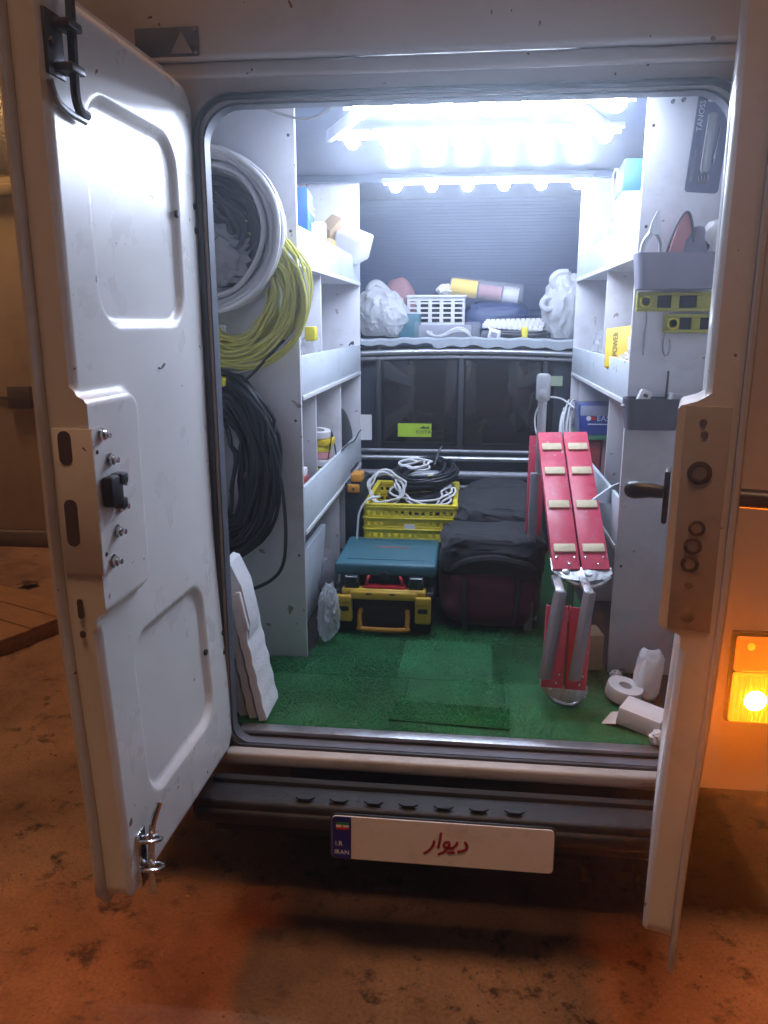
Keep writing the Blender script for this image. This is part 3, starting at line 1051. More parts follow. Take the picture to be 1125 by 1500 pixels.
# thin wire dangling under the header
tag(B().tube(smooth_pts([(-0.545, 0.09, 2.262), (-0.49, 0.10, 2.245), (-0.44, 0.10, 2.233), (-0.40, 0.10, 2.240), (-0.36, 0.09, 2.262)], 6), 0.0035, 6).build("wire", "cable_grey"),
    "thin grey wire sagging from the top of the van opening", "wire")

# ------------------------------------------------------------------ LED lights on the ceiling
LED_ROWS = [(0.58, -0.36, 0.40, 7, 2.382, "bare LED strip nearest the rear opening, blown out white"),
            (0.94, -0.44, 0.42, 8, 2.372, "brightest LED strip across the middle of the ceiling"),
            (1.835, -0.375, 0.445, 6, 2.362, "farthest LED strip, six lights above the dark front wall")]
for (y, x0, x1, cnt, z, lab) in LED_ROWS:
    t = thing("led_strip", lab, "light", ((x0 + x1) / 2, y, z), group="LED strips on the van ceiling")
    cx = (x0 + x1) / 2
    bx("strip_base", "aluminium", t, x0 - 0.06 - cx, x1 + 0.06 - cx, -0.016, 0.016, 0.002, 0.012, 0.002)
    for yy in (-0.040, 0.034):  # added channel round the LEDs, blocks their light from the ceiling
        bx("shade_flange", "aluminium", t, x0 - 0.06 - cx, x1 + 0.06 - cx, yy, yy + 0.006, -0.006, 0.0125, 0.001)
    bx("shade_web", "aluminium", t, x0 - 0.06 - cx, x1 + 0.06 - cx, -0.034, 0.034, 0.0125, 0.0145, 0)
    led = None
    for k in range(cnt):
        px = x0 + (x1 - x0) * k / (cnt - 1) - cx
        if led is None:
            led = B().lathe([(0.0, -0.030), (0.014, -0.027), (0.025, -0.014), (0.028, 0.0), (0.020, 0.012)], 12).build("led_lens", "led_emit", t, (px, 0, -0.012))
        else:
            share(led, t, (px, 0, -0.012))

# ------------------------------------------------------------------ shelving units
XL, XR = -0.565, 0.486


def shelf_unit(s, xf, xb, y0, y1, lips, divs, label):
    """s: +1 opens towards +x. xf the open face, xb the back."""
    t = thing("shelving_unit", label, "shelf", ((xf + xb) / 2, (y0 + y1) / 2, 0.566))
    ox, oy, oz = t.location
    lo, hi = min(xf, xb), max(xf, xb)

    def P(name, m, x0, x1, ya, yb, z0, z1, bev=0.002):
        return bx(name, m, t, x0 - ox, x1 - ox, ya - oy, yb - oy, z0 - oz, z1 - oz, bev)
    P("end_panel", "shelf_white", lo, hi, y0, y0 + 0.016, 0.566, 2.402)
    P("end_panel", "shelf_white", lo, hi, y1 - 0.016, y1, 0.566, 2.402)
    xbk = xb + (0.004 if s > 0 else -0.004)
    P("back_panel", "shelf_white", min(xb, xbk), max(xb, xbk), y0 + 0.018, y1 - 0.018, 0.568, 2.400)
    f0, f1 = (xf - 0.012, xf + 0.0005) if s > 0 else (xf - 0.0005, xf + 0.012)
    for (z0, z1) in lips:
        P("shelf_board", "shelf_white", lo + 0.006, hi - 0.014 if s > 0 else hi - 0.006, y0 + 0.017, y1 - 0.017, z0 + 0.006, z0 + 0.020) if s > 0 else \
            P("shelf_board", "shelf_white", lo + 0.014, hi - 0.006, y0 + 0.017, y1 - 0.017, z0 + 0.006, z0 + 0.020)
        lp_ = P("lip", "lip_white", f0, f1, y0 + 0.017, y1 - 0.017, z0, z1)
        e0, e1 = (f1 + 0.0003, f1 + 0.004) if s > 0 else (f0 - 0.004, f0 - 0.0003)
        P("edge_trim", "ink_white", e0, e1, y0 + 0.018, y1 - 0.018, z0 - 0.002, z0 + 0.014, 0.001)
    for (yd, z0, z1) in divs:
        a, c = (lo + 0.006, hi - 0.016) if s > 0 else (lo + 0.016, hi - 0.006)
        P("divider", "shelf_white", a, c, yd - 0.006, yd + 0.006, z0, z1)
    for zz in (2.30, 2.02, 1.42, 0.95):
        xx = xf - s * 0.02
        B().lathe([(0, 0), (0.005, 0), (0.004, 0.002), (0, 0.002)], 8, Matrix.Translation((xx - ox, y0 - 0.0002 - oy, zz - oz)) @ Matrix.Rotation(RAD(90), 4, 'X')).build("screw", "dark_iron", t)
    return t


lipsL = [(1.915, 2.040), (1.487, 1.632), (1.020, 1.190)]
divL = [(1.044, 1.508, 1.914), (0.905, 1.045, 1.486), (1.470, 1.045, 1.486), (1.39, 0.568, 1.018)]
shL = shelf_unit(1, XL, -1.012, 0.572, 1.985, lipsL, divL, "white shelving unit lining the left side of the van")
lipsR = [(1.930, 2.052), (1.485, 1.620), (1.005, 1.178)]
divR = [(1.214, 1.508, 1.929), (1.82, 1.030, 1.484), (0.985, 1.030, 1.484), (1.30, 0.568, 1.003)]
shR = shelf_unit(-1, XR, 0.922, 0.572, 2.04, lipsR, divR, "white shelving unit lining the right side of the van")

# ------------------------------------------------------------------ turf carpet
tf = thing("turf_carpet", "green artificial turf carpet covering the van floor", "carpet", (-0.04, 0.45, 0.566))
TILES = [(-0.655, -0.150, -0.374, -0.020), (-0.148, 0.165, -0.374, -0.022), (0.167, 0.600, -0.374, -0.018),
         (-0.655, -0.190, -0.018, 0.300), (-0.188, 0.130, -0.020, 0.300), (0.132, 0.600, -0.016, 0.300)]
for (tx0, tx1, ty0, ty1) in TILES:
    if ty0 < -0.1:
        bx("turf_tile", "turf_base", tf, tx0, tx1, ty0, ty1, 0.0005, 0.010, 0.003)
    else:
        bx("turf_tile", "turf_base", tf, max(tx0, -0.513), min(tx1, 0.520), ty0, ty1, 0.0005, 0.010, 0.003)
bx("turf_tile", "turf_base", tf, -0.513, 0.520, 0.302, 1.50, 0.0005, 0.010, 0.003)


def blades(name, m, n, region, h, seed, parent, zb=0.008, lean0=(0.3, -0.4), wd=0.0016):
    r = random.Random(seed)
    vs, fs = [], []
    for i in range(n):
        x = r.uniform(region[0], region[1])
        y = r.uniform(region[2], region[3])
        if (x < -0.510 or x > 0.517) and y > 0.112:
            continue
        nn = noise.noise(Vector((x * 5, y * 5, 0)))
        hh = h * r.uniform(0.6, 1.15) * (0.85 + 0.5 * nn)
        a = r.uniform(0, 6.28)
        dx, dy = math.cos(a) * wd, math.sin(a) * wd
        lean = 0.006 + 0.004 * nn
        lx, ly = r.gauss(lean0[0], 0.8) * lean, r.gauss(lean0[1], 0.8) * lean
        k = len(vs)
        vs += [(x - dx, y - dy, zb), (x + dx, y + dy, zb), (x + lx, y + ly, zb + hh)]
        fs.append((k, k + 1, k + 2))
    me = bpy.data.meshes.new(name)
    me.from_pydata(vs, [], fs)
    me.materials.append(MATS[m])
    o = bpy.data.objects.new(name, me)
    COL.objects.link(o)
    o.parent = parent
    o["kind"] = "stuff"
    return o


for k, (tx0, tx1, ty0, ty1) in enumerate(TILES):
    area = (tx1 - tx0) * (ty1 - ty0)
    ln_ = [(0.9, -0.9), (-0.9, 0.2), (0.1, 1.2), (-0.8, -0.9), (0.9, 0.9), (-0.2, -1.2)][k]
    mm_ = ("turf_blade", "turf_dark") if k not in (2, 3) else ("turf_dark", "turf_blade")
    blades("turf_pile", mm_[0], int(100000 * area), (tx0, tx1, ty0, ty1), 0.007, 50 + k, tf, lean0=ln_)
    blades("turf_pile", mm_[1], int(50000 * area), (tx0, tx1, ty0, ty1), 0.0065, 60 + k, tf, lean0=ln_)
blades("turf_pile", "turf_blade", 9000, (-0.512, 0.519, 0.302, 0.46), 0.012, 70, tf)
for k, (sx0, sx1, sy0, sy1) in enumerate(((-0.42, -0.37, -0.34, -0.08), (-0.31, -0.25, -0.36, -0.06), (-0.22, -0.19, -0.34, -0.12), (-0.52, -0.48, -0.30, -0.05), (-0.48, -0.18, 0.02, 0.05), (0.10, 0.135, -0.38, -0.05))):
    blades("turf_pile", "turf_pale", int(38000 * (sx1 - sx0) * (sy1 - sy0)), (sx0, sx1, sy0, sy1), 0.0085, 80 + k, tf, lean0=(1.2, -1.0), wd=0.0012)
t2 = thing("turf_offcut", "short strip of green turf laid over the carpet near the sill", "carpet", (-0.02, 0.22, 0.577), (0, 0, RAD(-3)))
bx("backing", "turf_base", t2, -0.20, 0.16, -0.10, 0.025, 0.0, 0.006, 0.002)
blades("turf_pile", "turf_blade", 9000, (-0.198, 0.158, -0.098, 0.023), 0.007, 8, t2, 0.005)

# ------------------------------------------------------------------ cable coils hung on the left end panel
FY = 0.572      # face of the left end panel
t = thing("hose_coil", "thick coil of pale grey conduit hanging upper left", "cable coil", (-0.825, 0.475, 1.77))
B().tube(coil_pts(20, 0.204, 0.204, 0.034, 0.050, 3, 40, 0.004), 0.0085, 7).build("conduit", "cable_grey", t, (0, 0, 0.24))
B().tube(coil_pts(5, 0.228, 0.232, 0.008, 0.052, 31, 40, 0.003), 0.0075, 7).build("conduit", "cable_white", t, (0, 0, 0.24))
B().tube(coil_pts(26, 0.120, 0.115, 0.050, 0.050, 4, 30, 0.010), 0.0075, 6).build("dark_cable", "cable_black", t, (0.01, 0.005, 0.24))
B().blob((0.02, -0.015, 0.165), (0.125, 0.05, 0.085), 0.25, 4, 5, 4, 1.0, None, 0.35).build("plastic_wrap", "film_grey", t)
B().blob((-0.01, 0.03, 0.24), (0.16, 0.035, 0.17), 0.15, 3, 8, 4).build("wrapping", "fabric_black", t)
B().tube([(0.002, -0.04, 0.475), (-0.004, -0.062, 0.40), (-0.012, -0.075, 0.345)], 0.010, 8).build("cable_end", "cable_white", t)
B().tube([(0.026, -0.035, 0.470), (0.022, -0.060, 0.40), (0.010, -0.080, 0.325)], 0.009, 8).build("cable_end", "cable_white", t)

t = thing("yellow_cable_coil", "coil of yellow cable hanging behind the grey conduit", "cable coil", (-0.758, 0.520, 1.585))
B().tube(coil_pts(46, 0.168, 0.172, 0.072, 0.032, 9, 36, 0.008, 0.04), 0.0045, 6).build("cable", "cable_yellow", t, (0, 0, 0.24))
B().tube(coil_pts(4, 0.220, 0.215, 0.020, 0.028, 19, 36, 0.010, 0.05), 0.0040, 6).build("loose_loop", "cable_grey", t, (0.010, -0.004, 0.235))
B().tube(smooth_pts([(0.16, -0.02, 0.10), (0.10, -0.03, 0.04), (0.05, -0.035, -0.01), (-0.02, -0.03, -0.06)], 6), 0.0055, 6).build("cable_end", "cable_black", t)

t = thing("black_cable_coil", "long hanging coil of black cable on the left panel", "cable coil", (-0.815, 0.500, 0.93))
B().tube(coil_pts(34, 0.145, 0.270, 0.048, 0.055, 14, 36, 0.008, 0.05), 0.0068, 7).build("cable", "cable_black", t, (0, 0, 0.345))
B().tube(coil_pts(16, 0.080, 0.190, 0.045, 0.045, 15, 32, 0.008, 0.05), 0.0068, 6).build("cable", "cable_black", t, (0, 0.005, 0.345))
B().tube(coil_pts(3, 0.165, 0.285, 0.012, 0.060, 16, 36, 0.004, 0.05), 0.0050, 6).build("cable", "cable_black", t, (0.01, -0.01, 0.345))
B().tube(smooth_pts([(0.17, -0.04, 0.45), (0.205, -0.05, 0.30), (0.215, -0.055, 0.12), (0.19, -0.05, 0.00), (0.10, -0.045, -0.065), (0.0, -0.03, -0.085), (-0.10, -0.02, -0.07)], 8), 0.0062, 7).build("loose_loop", "cable_black", t)
bx("tape", "tape_yellow", t, 0.000, 0.036, -0.075, 0.045, 0.612, 0.640, 0.008, rot=Matrix.Rotation(RAD(8), 3, 'Y'))

for k, (x, z, lab) in enumerate(((-0.835, 2.235, "white peg carrying the grey conduit coil"), (-0.84, 1.69, "white peg carrying the black cable coil"))):
    t = thing("peg", lab, "peg", (x, FY - 0.002, z))
    B().tube([(0, 0, 0), (0, -0.14, 0.0), (0, -0.165, 0.02)], 0.011, 10).build("rod", "shelf_white", t)
    bx("base_plate", "shelf_white", t, -0.03, 0.03, -0.006, 0.0, -0.04, 0.04, 0.002)

# ------------------------------------------------------------------ foam panels leaning in the left corner
for k in range(4):
    x = -0.588 - k * 0.033
    lab = ["nearest white foam sheet of the stack leaning at the left", "second white foam sheet of the leaning stack",
           "third white foam sheet of the leaning stack", "foam sheet farthest left in the leaning stack"][k]
    b = B()
    h = 0.40 - 0.012 * k
    prof = []
    for j in range(21):
        z = h * j / 20
        prof.append((0.002 * math.sin(j * 1.9 + k), z))
    poly = [(p[0], p[1]) for p in prof] + [(p[0] - 0.023 - 0.001 * math.sin(p[1] * 90), p[1]) for p in reversed(prof)]
    b.prism(poly, 0.0, 0.15 - 0.008 * k)
    o = b.build("foam_sheet", "foam_white", None, (x, 0.085 + 0.012 * k, 0.582), (0, RAD(-10.5), 0))
    tag(o, lab, "sheet", "foam sheets leaning in the left corner")
t = thing("foam_moulding", "white moulded foam packing piece on top of the leaning panels", "packaging", (-0.655, 0.10, 0.86), (0, RAD(-11), 0))
B().prism([(-0.035, 0.0), (0.012, -0.04), (0.030, 0.02), (0.030, 0.13), (0.012, 0.205), (-0.006, 0.215), (-0.012, 0.165), (-0.022, 0.16), (-0.028, 0.20), (-0.045, 0.19), (-0.05, 0.08)], 0.0, 0.10).build("body", "foam_white", t)
B().box(-0.062, -0.030, -0.020, 0.05, -0.02, 0.12, 0.012, 3).build("flange", "foam_white", t)
B().box(0.010, 0.026, -0.016, 0.0, 0.0, 0.12, 0.004, 2).build("rib", "foam_white", t)

# ------------------------------------------------------------------ items on the left shelves
t = thing("blue_box", "blue and white cardboard box on the upper left shelf", "box", (-0.66, 1.00, 1.936), (0, 0, RAD(6)))
bx("body", "box_blue", t, -0.05, 0.055, -0.12, 0.12, 0.0, 0.262, 0.003)
bx("white_label", "paper_white", t, 0.056, 0.0575, 0.00, 0.115, 0.005, 0.16, 0)
bx("white_stripe", "ink_white", t, 0.056, 0.0572, -0.11, 0.11, 0.19, 0.202, 0)
bx("white_stripe", "ink_white", t, 0.056, 0.0572, -0.11, 0.11, 0.215, 0.222, 0)
for k in range(3):
    B().lathe([(0, 0), (0.012, 0), (0.012, 0.001), (0, 0.001)], 12, Matrix.Translation((0.0, -0.1202, 0.06 + 0.05 * k)) @ Matrix.Rotation(RAD(90), 4, 'X')).build("printed_dot", "ink_white", t)
tag(bx("white_carton", "paper_white", None, -0.635, -0.585, 1.135, 1.20, 1.936, 2.115, 0.002), "slim white carton beside the blue box, upper left shelf", "box")
tag(B().box(-0.04, 0.04, -0.05, 0.05, 0.0, 0.13, 0.004).build("small_carton", "cardboard", None, (-0.62, 1.32, 1.936), (0, 0, RAD(10))), "small brown carton in the middle of the upper left shelf", "box")
tag(B().blob((0, 0, 0.07), (0.05, 0.07, 0.08), 0.2, 4, 3, 3, 1, -0.06, 0.2).build("olive_pouch", "level_yellow", None, (-0.63, 1.44, 1.936)), "olive yellow pouch behind the upper left shelf lip", "pouch")
t = thing("foam_block", "pale foam block tilted over the end of the upper left shelf", "packaging", (-0.60, 1.83, 2.06), (RAD(18), RAD(22), RAD(-12)))
B().box(-0.055, 0.085, -0.07, 0.07, -0.02, 0.10, 0.012, 3).build("block", "paper_white", t)
bx("card_flap", "cardboard", t, -0.115, -0.058, -0.09, 0.02, -0.03, 0.13, 0.004, rot=Matrix.Rotation(RAD(20), 3, 'X'))
tag(B().box(-0.03, 0.03, -0.05, 0.05, 0, 0.11, 0.004).build("grey_carton", "bin_grey", None, (-0.65, 1.68, 1.936), (RAD(0), RAD(12), RAD(20))), "grey carton leaning beside the foam block, upper left shelf", "box")

t = thing("wall_socket", "white wall socket lying on the middle left shelf", "socket", (-0.612, 1.10, 1.570), (RAD(0), RAD(-30), RAD(10)))
B().prism(rrect(-0.045, 0.045, 0.0, 0.085, 0.01, 4), -0.016, 0.016, Matrix.Rotation(RAD(90), 4, 'Z')).build("plate", "paper_white", t)
B().lathe([(0, 0), (0.022, 0), (0.022, 0.003), (0.016, 0.003), (0.015, 0.001), (0, 0.001)], 18, Matrix.Translation((0.0165, 0, 0.043)) @ Matrix.Rotation(RAD(90), 4, 'Y')).build("insert", "bin_grey", t)
tag(B().box(-0.02, 0.02, -0.025, 0.025, 0, 0.05, 0.006).build("yellow_connector", "tape_yellow", None, (-0.585, 0.86, 1.675)), "small yellow connector by the shelf edge next to the yellow cable", "connector")
tag(B().blob((0, 0, 0.05), (0.035, 0.06, 0.06), 0.2, 5, 6, 3, 1, -0.05, 0.3).build("fittings_bag", "film_clear", None, (-0.60, 0.93, 1.600)), "clear bag of fittings by the wall socket", "bag")
tag(B().tube(smooth_pts([(0, -0.06, 0), (0.004, -0.02, 0.012), (0, 0.01, 0.004), (0.002, 0.04, 0.014), (0, 0.06, 0)], 5), 0.004, 6).build("wire_scrap", "cable_black", None, (-0.568, 1.70, 1.637)), "short black wire scrap on the middle left shelf lip", "wire")

t = thing("tape_bundle", "bundle of yellow and pink tape in the lower left shelf", "tape", (-0.635, 1.20, 1.0405))
for k, (z, m_) in enumerate(((0.0, "tape_yellow"), (0.03, "paper_white"), (0.06, "pink_plastic"), (0.09, "tape_yellow"), (0.12, "paper_white"), (0.15, "pink_plastic"), (0.18, "tape_yellow"), (0.21, "label_yellow"), (0.24, "paper_white"))):
    B().lathe([(0.030, 0), (0.058, 0), (0.060, 0.013), (0.058, 0.026), (0.030, 0.026), (0.030, 0)], 20).build("tape_roll", m_, t, (0.01 * math.sin(k * 2), 0.01 * math.cos(k), z), (RAD(4 * math.sin(k)), RAD(5), 0))
B().tube(smooth_pts([(0.05, -0.05, 0.15), (0.06, -0.02, 0.24), (0.055, 0.01, 0.26), (0.06, 0.05, 0.20), (0.062, 0.09, 0.13)], 6), 0.003, 6).build("lead", "cable_black", t)
t = thing("small_boxes", "stack of small printed boxes in the nearest lower left cubby", "box", (-0.625, 0.74, 1.0405))
bx("carton", "cardboard", t, -0.05, 0.04, -0.05, 0.06, 0.0, 0.12, 0.003)
bx("carton", "sleeve_red", t, -0.05, 0.035, -0.045, 0.05, 0.121, 0.155, 0.003)
bx("carton", "paper_white", t, -0.045, 0.03, -0.04, 0.05, 0.156, 0.185, 0.003)
t = thing("peaked_cap", "dark rounded cap in the farthest lower left cubby", "cap", (-0.66, 1.74, 1.0405))
B().blob((0, 0, 0.14), (0.085, 0.16, 0.17), 0.04, 3, 2, 4, 1, -0.135).build("shell", "fabric_black", t)
bx("brim", "fabric_black", t, 0.03, 0.10, -0.12, 0.12, 0.0, 0.02, 0.008)
tag(B().prism(rrect(-0.035, 0.035, 0, 0.13, 0.004, 3), 0, 0.002).build("paper_tag", "paper_white", None, (-0.545, 1.989, 1.150), (0, 0, 0)), "white paper tag stuck at the end of the lower left shelf", "paper")
tag(B().tube(smooth_pts([(0.0, -0.30, 0.0), (0.006, -0.16, 0.006), (0.010, 0.0, -0.002), (0.012, 0.12, 0.016), (0.012, 0.22, 0.02)], 6), 0.0035, 6).build("lead_wire", "cable_black", None, (-0.562, 1.66, 1.196)), "thin black lead trailing along the lower left lip", "wire")
tag(B().blob((0, 0, 0.16), (0.040, 0.07, 0.11), 0.22, 3, 12, 5, 1, -0.155, 0.2).build("crinkled_bag", "film_clear", None, (-0.515, 0.74, 0.52)), "crinkled clear plastic bag at the foot of the left shelf", "bag")
tag(B().box(-0.012, 0.012, -0.23, 0.23, 0.0, 0.34, 0.004).build("white_board", "lip_white", None, (-0.640, 0.92, 0.578), (0, RAD(5), 0)), "scuffed white board standing under the left shelf", "board")
tag(B().box(-0.05, 0.05, -0.12, 0.12, 0.0, 0.11, 0.01).build("grey_block", "bin_dark", None, (-0.72, 0.75, 0.579)), "dark grey block low under the left shelf", "box")
tag(B().blob((0, 0, 0.10), (0.05, 0.10, 0.11), 0.15, 4, 17, 3, 1, -0.095, 0.25).build("grey_bundle", "film_grey", None, (-0.615, 1.20, 0.579)), "grey plastic bundle behind the toolbox under the left shelf", "bundle")

# ------------------------------------------------------------------ dark case with orange clasp behind the crate
t = thing("level_case", "tall dark case with orange clasp standing behind the toolboxes", "case", (-0.515, 1.52, 0.579))
B().box(-0.038, 0.036, -0.16, 0.12, 0.0, 0.475, 0.014, 3).build("body", "tool_dark", t)
bx("clasp", "latch_orange", t, -0.022, 0.030, -0.175, -0.10, 0.430, 0.466, 0.006)
bx("clasp", "latch_orange", t, -0.010, 0.040, -0.165, -0.06, 0.476, 0.512, 0.008)
B().lathe([(0, 0), (0.006, 0), (0.005, 0.003), (0, 0.003)], 10, Matrix.Translation((0.004, -0.176, 0.448)) @ Matrix.Rotation(RAD(90), 4, 'X')).build("screw", "dark_iron", t)

# ------------------------------------------------------------------ toolboxes
t = thing("yellow_latch_toolbox", "black toolbox with yellow latches and handles on the turf", "toolbox", (-0.315, 0.985, 0.579))
B().box(-0.183, 0.183, -0.172, 0.18, 0.0, 0.142, 0.012, 3).build("body", "black_plastic", t)
B().box(-0.190, 0.190, -0.178, 0.185, 0.1425, 0.168, 0.010, 3).build("lid", "tool_dark", t)
lt = None
for x in (-0.150, 0.150):
    l0 = B()
    l0.box(x - 0.030, x + 0.030, -0.204, -0.174, 0.050, 0.152, 0.007, 3)
    l0.box(x - 0.030, x + 0.030, -0.209, -0.188, 0.125, 0.158, 0.007, 3)
    lo = l0.build("latch", "latch_yellow", t)
    B().prism(rrect(x - 0.019, x + 0.019, 0.094, 0.112, 0.006, 4), -0.2065, -0.2045).build("latch_slot", "black_plastic", lo)
fh = B()
fh.tube(smooth_pts([(-0.088, -0.172, 0.092), (-0.092, -0.188, 0.075), (-0.090, -0.196, 0.035), (-0.080, -0.198, 0.022), (0.080, -0.198, 0.022), (0.090, -0.196, 0.035), (0.092, -0.188, 0.075), (0.088, -0.172, 0.092)], 5), 0.0095, 10)
fh.build("front_handle", "latch_orange", t)
bx("handle_recess", "rubber_black", t, -0.115, 0.115, -0.176, -0.1725, 0.018, 0.105, 0.004)
tp_ = B()
tp_.box(-0.130, 0.130, -0.205, -0.160, 0.140, 0.176, 0.010, 3)
tp_.box(-0.160, 0.160, -0.200, -0.150, 0.156, 0.182, 0.010, 3)
tho = tp_.build("top_handle", "latch_yellow", t)
for x in (-0.055, 0.035):
    bx("slot", "black_plastic", tho, x - 0.011, x + 0.011, -0.2075, -0.2055, 0.163, 0.169, 0.001)

t = thing("teal_toolbox", "teal plastic toolbox stacked on the yellow latched one", "toolbox", (-0.312, 1.000, 0.7475))
B().box(-0.180, 0.180, -0.150, 0.19, 0.0, 0.058, 0.014, 3).build("body", "tool_dark", t)
lid = B().box(-0.194, 0.194, -0.192, 0.195, 0.0585, 0.108, 0.014, 4).build("lid", "teal_plastic", t)
for y in (-0.135, 0.145):
    bx("lid_rib", "teal_plastic", lid, -0.150, 0.150, y - 0.006, y + 0.006, 0.1082, 0.1105, 0.001)
bx("printed_strip", "sleeve_red", lid, -0.055, 0.075, 0.03, 0.042, 0.1083, 0.1088, 0)
for x in (-0.125, 0.120):
    bx("latch", "tool_dark", t, x - 0.028, x + 0.028, -0.206, -0.160, 0.010, 0.062, 0.006)
    B().tube([(x - 0.022, -0.209, 0.058), (x + 0.022, -0.209, 0.058), (x + 0.022, -0.209, 0.040)], 0.0025, 6).build("latch_wire", "steel_dull", t)
B().lathe([(0, 0), (0.018, 0), (0.016, 0.008), (0, 0.008)], 14, Matrix.Translation((0.0, -0.193, 0.062)) @ Matrix.Rotation(RAD(90), 4, 'X')).build("lock_button", "tool_dark", t)
rh = B()
rh.box(-0.080, 0.080, -0.205, -0.165, -0.006 + 0.010, 0.024, 0.006)
rh.tube(smooth_pts([(-0.070, -0.19, 0.02), (-0.064, -0.20, 0.05), (-0.058, -0.19, 0.058)], 4), 0.006, 8)
rh.tube(smooth_pts([(0.070, -0.19, 0.02), (0.064, -0.20, 0.05), (0.058, -0.19, 0.058)], 4), 0.006, 8)
rh.build("red_handle", "red_plastic", t)

# ------------------------------------------------------------------ dark stand and yellow crate with cables
tag(B().box(-0.20, 0.20, -0.24, 0.22, 0.0, 0.265, 0.015, 3).build("dark_chest", "tool_dark", None, (-0.245, 1.46, 0.579)), "dark storage chest under the yellow crate", "chest")
t = thing("yellow_crate", "yellow perforated plastic crate full of cable", "crate", (-0.247, 1.415, 0.845))
CW, CD, CH = 0.188, 0.245, 0.150


def crate_wall(x0, x1, fix, axis, holes):
    """A wall of bars: horizontal ledges and vertical stays so the openings are real."""
    b = B()
    th = 0.006

    def put(a0, a1, z0, z1, out=0.0):
        if axis == 'x':
            b.box(a0, a1, fix - th - out, fix + th, z0, z1, 0.0015, 1)
        else:
            b.box(fix - th - out, fix + th + out, a0, a1, z0, z1, 0.0015, 1)
    for k in range(4):
        z = 0.004 + k * 0.0475
        put(x0, x1, z - 0.003, z + 0.0035, 0.005)
    for (z0, z1) in ((0.008, 0.018), (0.034, 0.048), (0.055, 0.066), (0.082, 0.096), (0.103, 0.112), (0.130, 0.150)):
        put(x0, x1, z0, z1)
    N = 13
    for k in range(N + 1):
        a = x0 + (x1 - x0) * k / N
        wdt = 0.006 if k % 3 else 0.010
        for (z0, z1) in ((0.018, 0.034), (0.066, 0.082), (0.112, 0.130)):
            if z0 > 0.06 and z0 < 0.07 and 4 <= k <= 8 and axis == 'x':
                continue
            put(max(x0, a - wdt), min(x1, a + wdt), z0, z1)
    return b


crate_wall(-CW, CW, -CD, 'x', 0).build("front_wall", "crate_yellow", t)
crate_wall(-CW, CW, CD, 'x', 0).build("back_wall", "crate_yellow", t)
crate_wall(-CD, CD, -CW, 'y', 0).build("side_wall", "crate_yellow", t)
crate_wall(-CD, CD, CW, 'y', 0).build("side_wall", "crate_yellow", t)
bx("base", "crate_yellow", t, -CW, CW, -CD, CD, 0.0, 0.006, 0.002)
B().box(-CW - 0.008, CW + 0.008, -CD - 0.010, -CD + 0.012, 0.1505, 0.160, 0.003).build("rim", "crate_yellow", t)
B().box(-CW - 0.008, CW + 0.008, CD - 0.012, CD + 0.010, 0.1505, 0.160, 0.003).build("rim", "crate_yellow", t)
B().box(-CW - 0.008, -CW + 0.012, -CD + 0.0125, CD - 0.0125, 0.1505, 0.160, 0.003).build("rim", "crate_yellow", t)
B().box(CW - 0.012, CW + 0.008, -CD + 0.0125, CD - 0.0125, 0.1505, 0.160, 0.003).build("rim", "crate_yellow", t)
bx("label", "paper_white", t, -0.022, 0.022, -CD - 0.0085, -CD - 0.0065, 0.052, 0.075, 0)

t = thing("crate_black_cable", "coiled black cable with yellow tape heaped in the yellow crate", "cable coil", (-0.225, 1.44, 0.905))


def flat_coil(turns, rx, ry, tr, tz, seed, wob, seg=34):
    return [(p[0], p[2] * ry / rx, p[1]) for p in coil_pts(turns, rx, rx, tr, tz, seed, seg, wob)]


B().tube(flat_coil(18, 0.115, 0.16, 0.040, 0.055, 41, 0.008), 0.0055, 7).build("cable", "cable_black", t, (0, 0.0, 0.075))
B().tube(flat_coil(15, 0.120, 0.15, 0.030, 0.032, 42, 0.006), 0.0060, 7).build("cable", "cable_black", t, (0.02, 0.02, 0.185), (RAD(6), RAD(-5), 0))
B().tube(smooth_pts([(0.06, 0.10, 0.20), (0.075, 0.14, 0.25), (0.09, 0.18, 0.275)], 5), 0.006, 7).build("cable_end", "cable_black", t)
bx("tape", "tape_yellow", t, 0.040, 0.072, -0.135, -0.100, 0.155, 0.196, 0.010, 3)
t = thing("crate_white_cable", "looped white cable lying over the black one in the crate", "cable coil", (-0.255, 1.33, 1.00))
B().tube(flat_coil(4, 0.105, 0.085, 0.030, 0.016, 51, 0.014), 0.0048, 7).build("cable", "cable_white", t, (0.055, -0.02, 0.035), (RAD(28), RAD(6), 0))
B().tube([(p[0], p[1], p[2]) for p in coil_pts(3, 0.070, 0.062, 0.012, 0.012, 52, 30, 0.006)], 0.0048, 7).build("cable", "cable_white", t, (-0.10, -0.08, 0.055), (RAD(-18), 0, RAD(10)))
B().tube(flat_coil(3, 0.060, 0.055, 0.016, 0.010, 53, 0.010), 0.0048, 7).build("cable", "cable_white", t, (0.01, 0.12, 0.125), (RAD(8), 0, 0))
B().tube(smooth_pts([(-0.12, -0.14, 0.03), (-0.165, -0.175, 0.025), (-0.200, -0.185, -0.03), (-0.210, -0.185, -0.12), (-0.212, -0.185, -0.165)], 7), 0.0048, 7).build("hanging_tail", "cable_white", t)

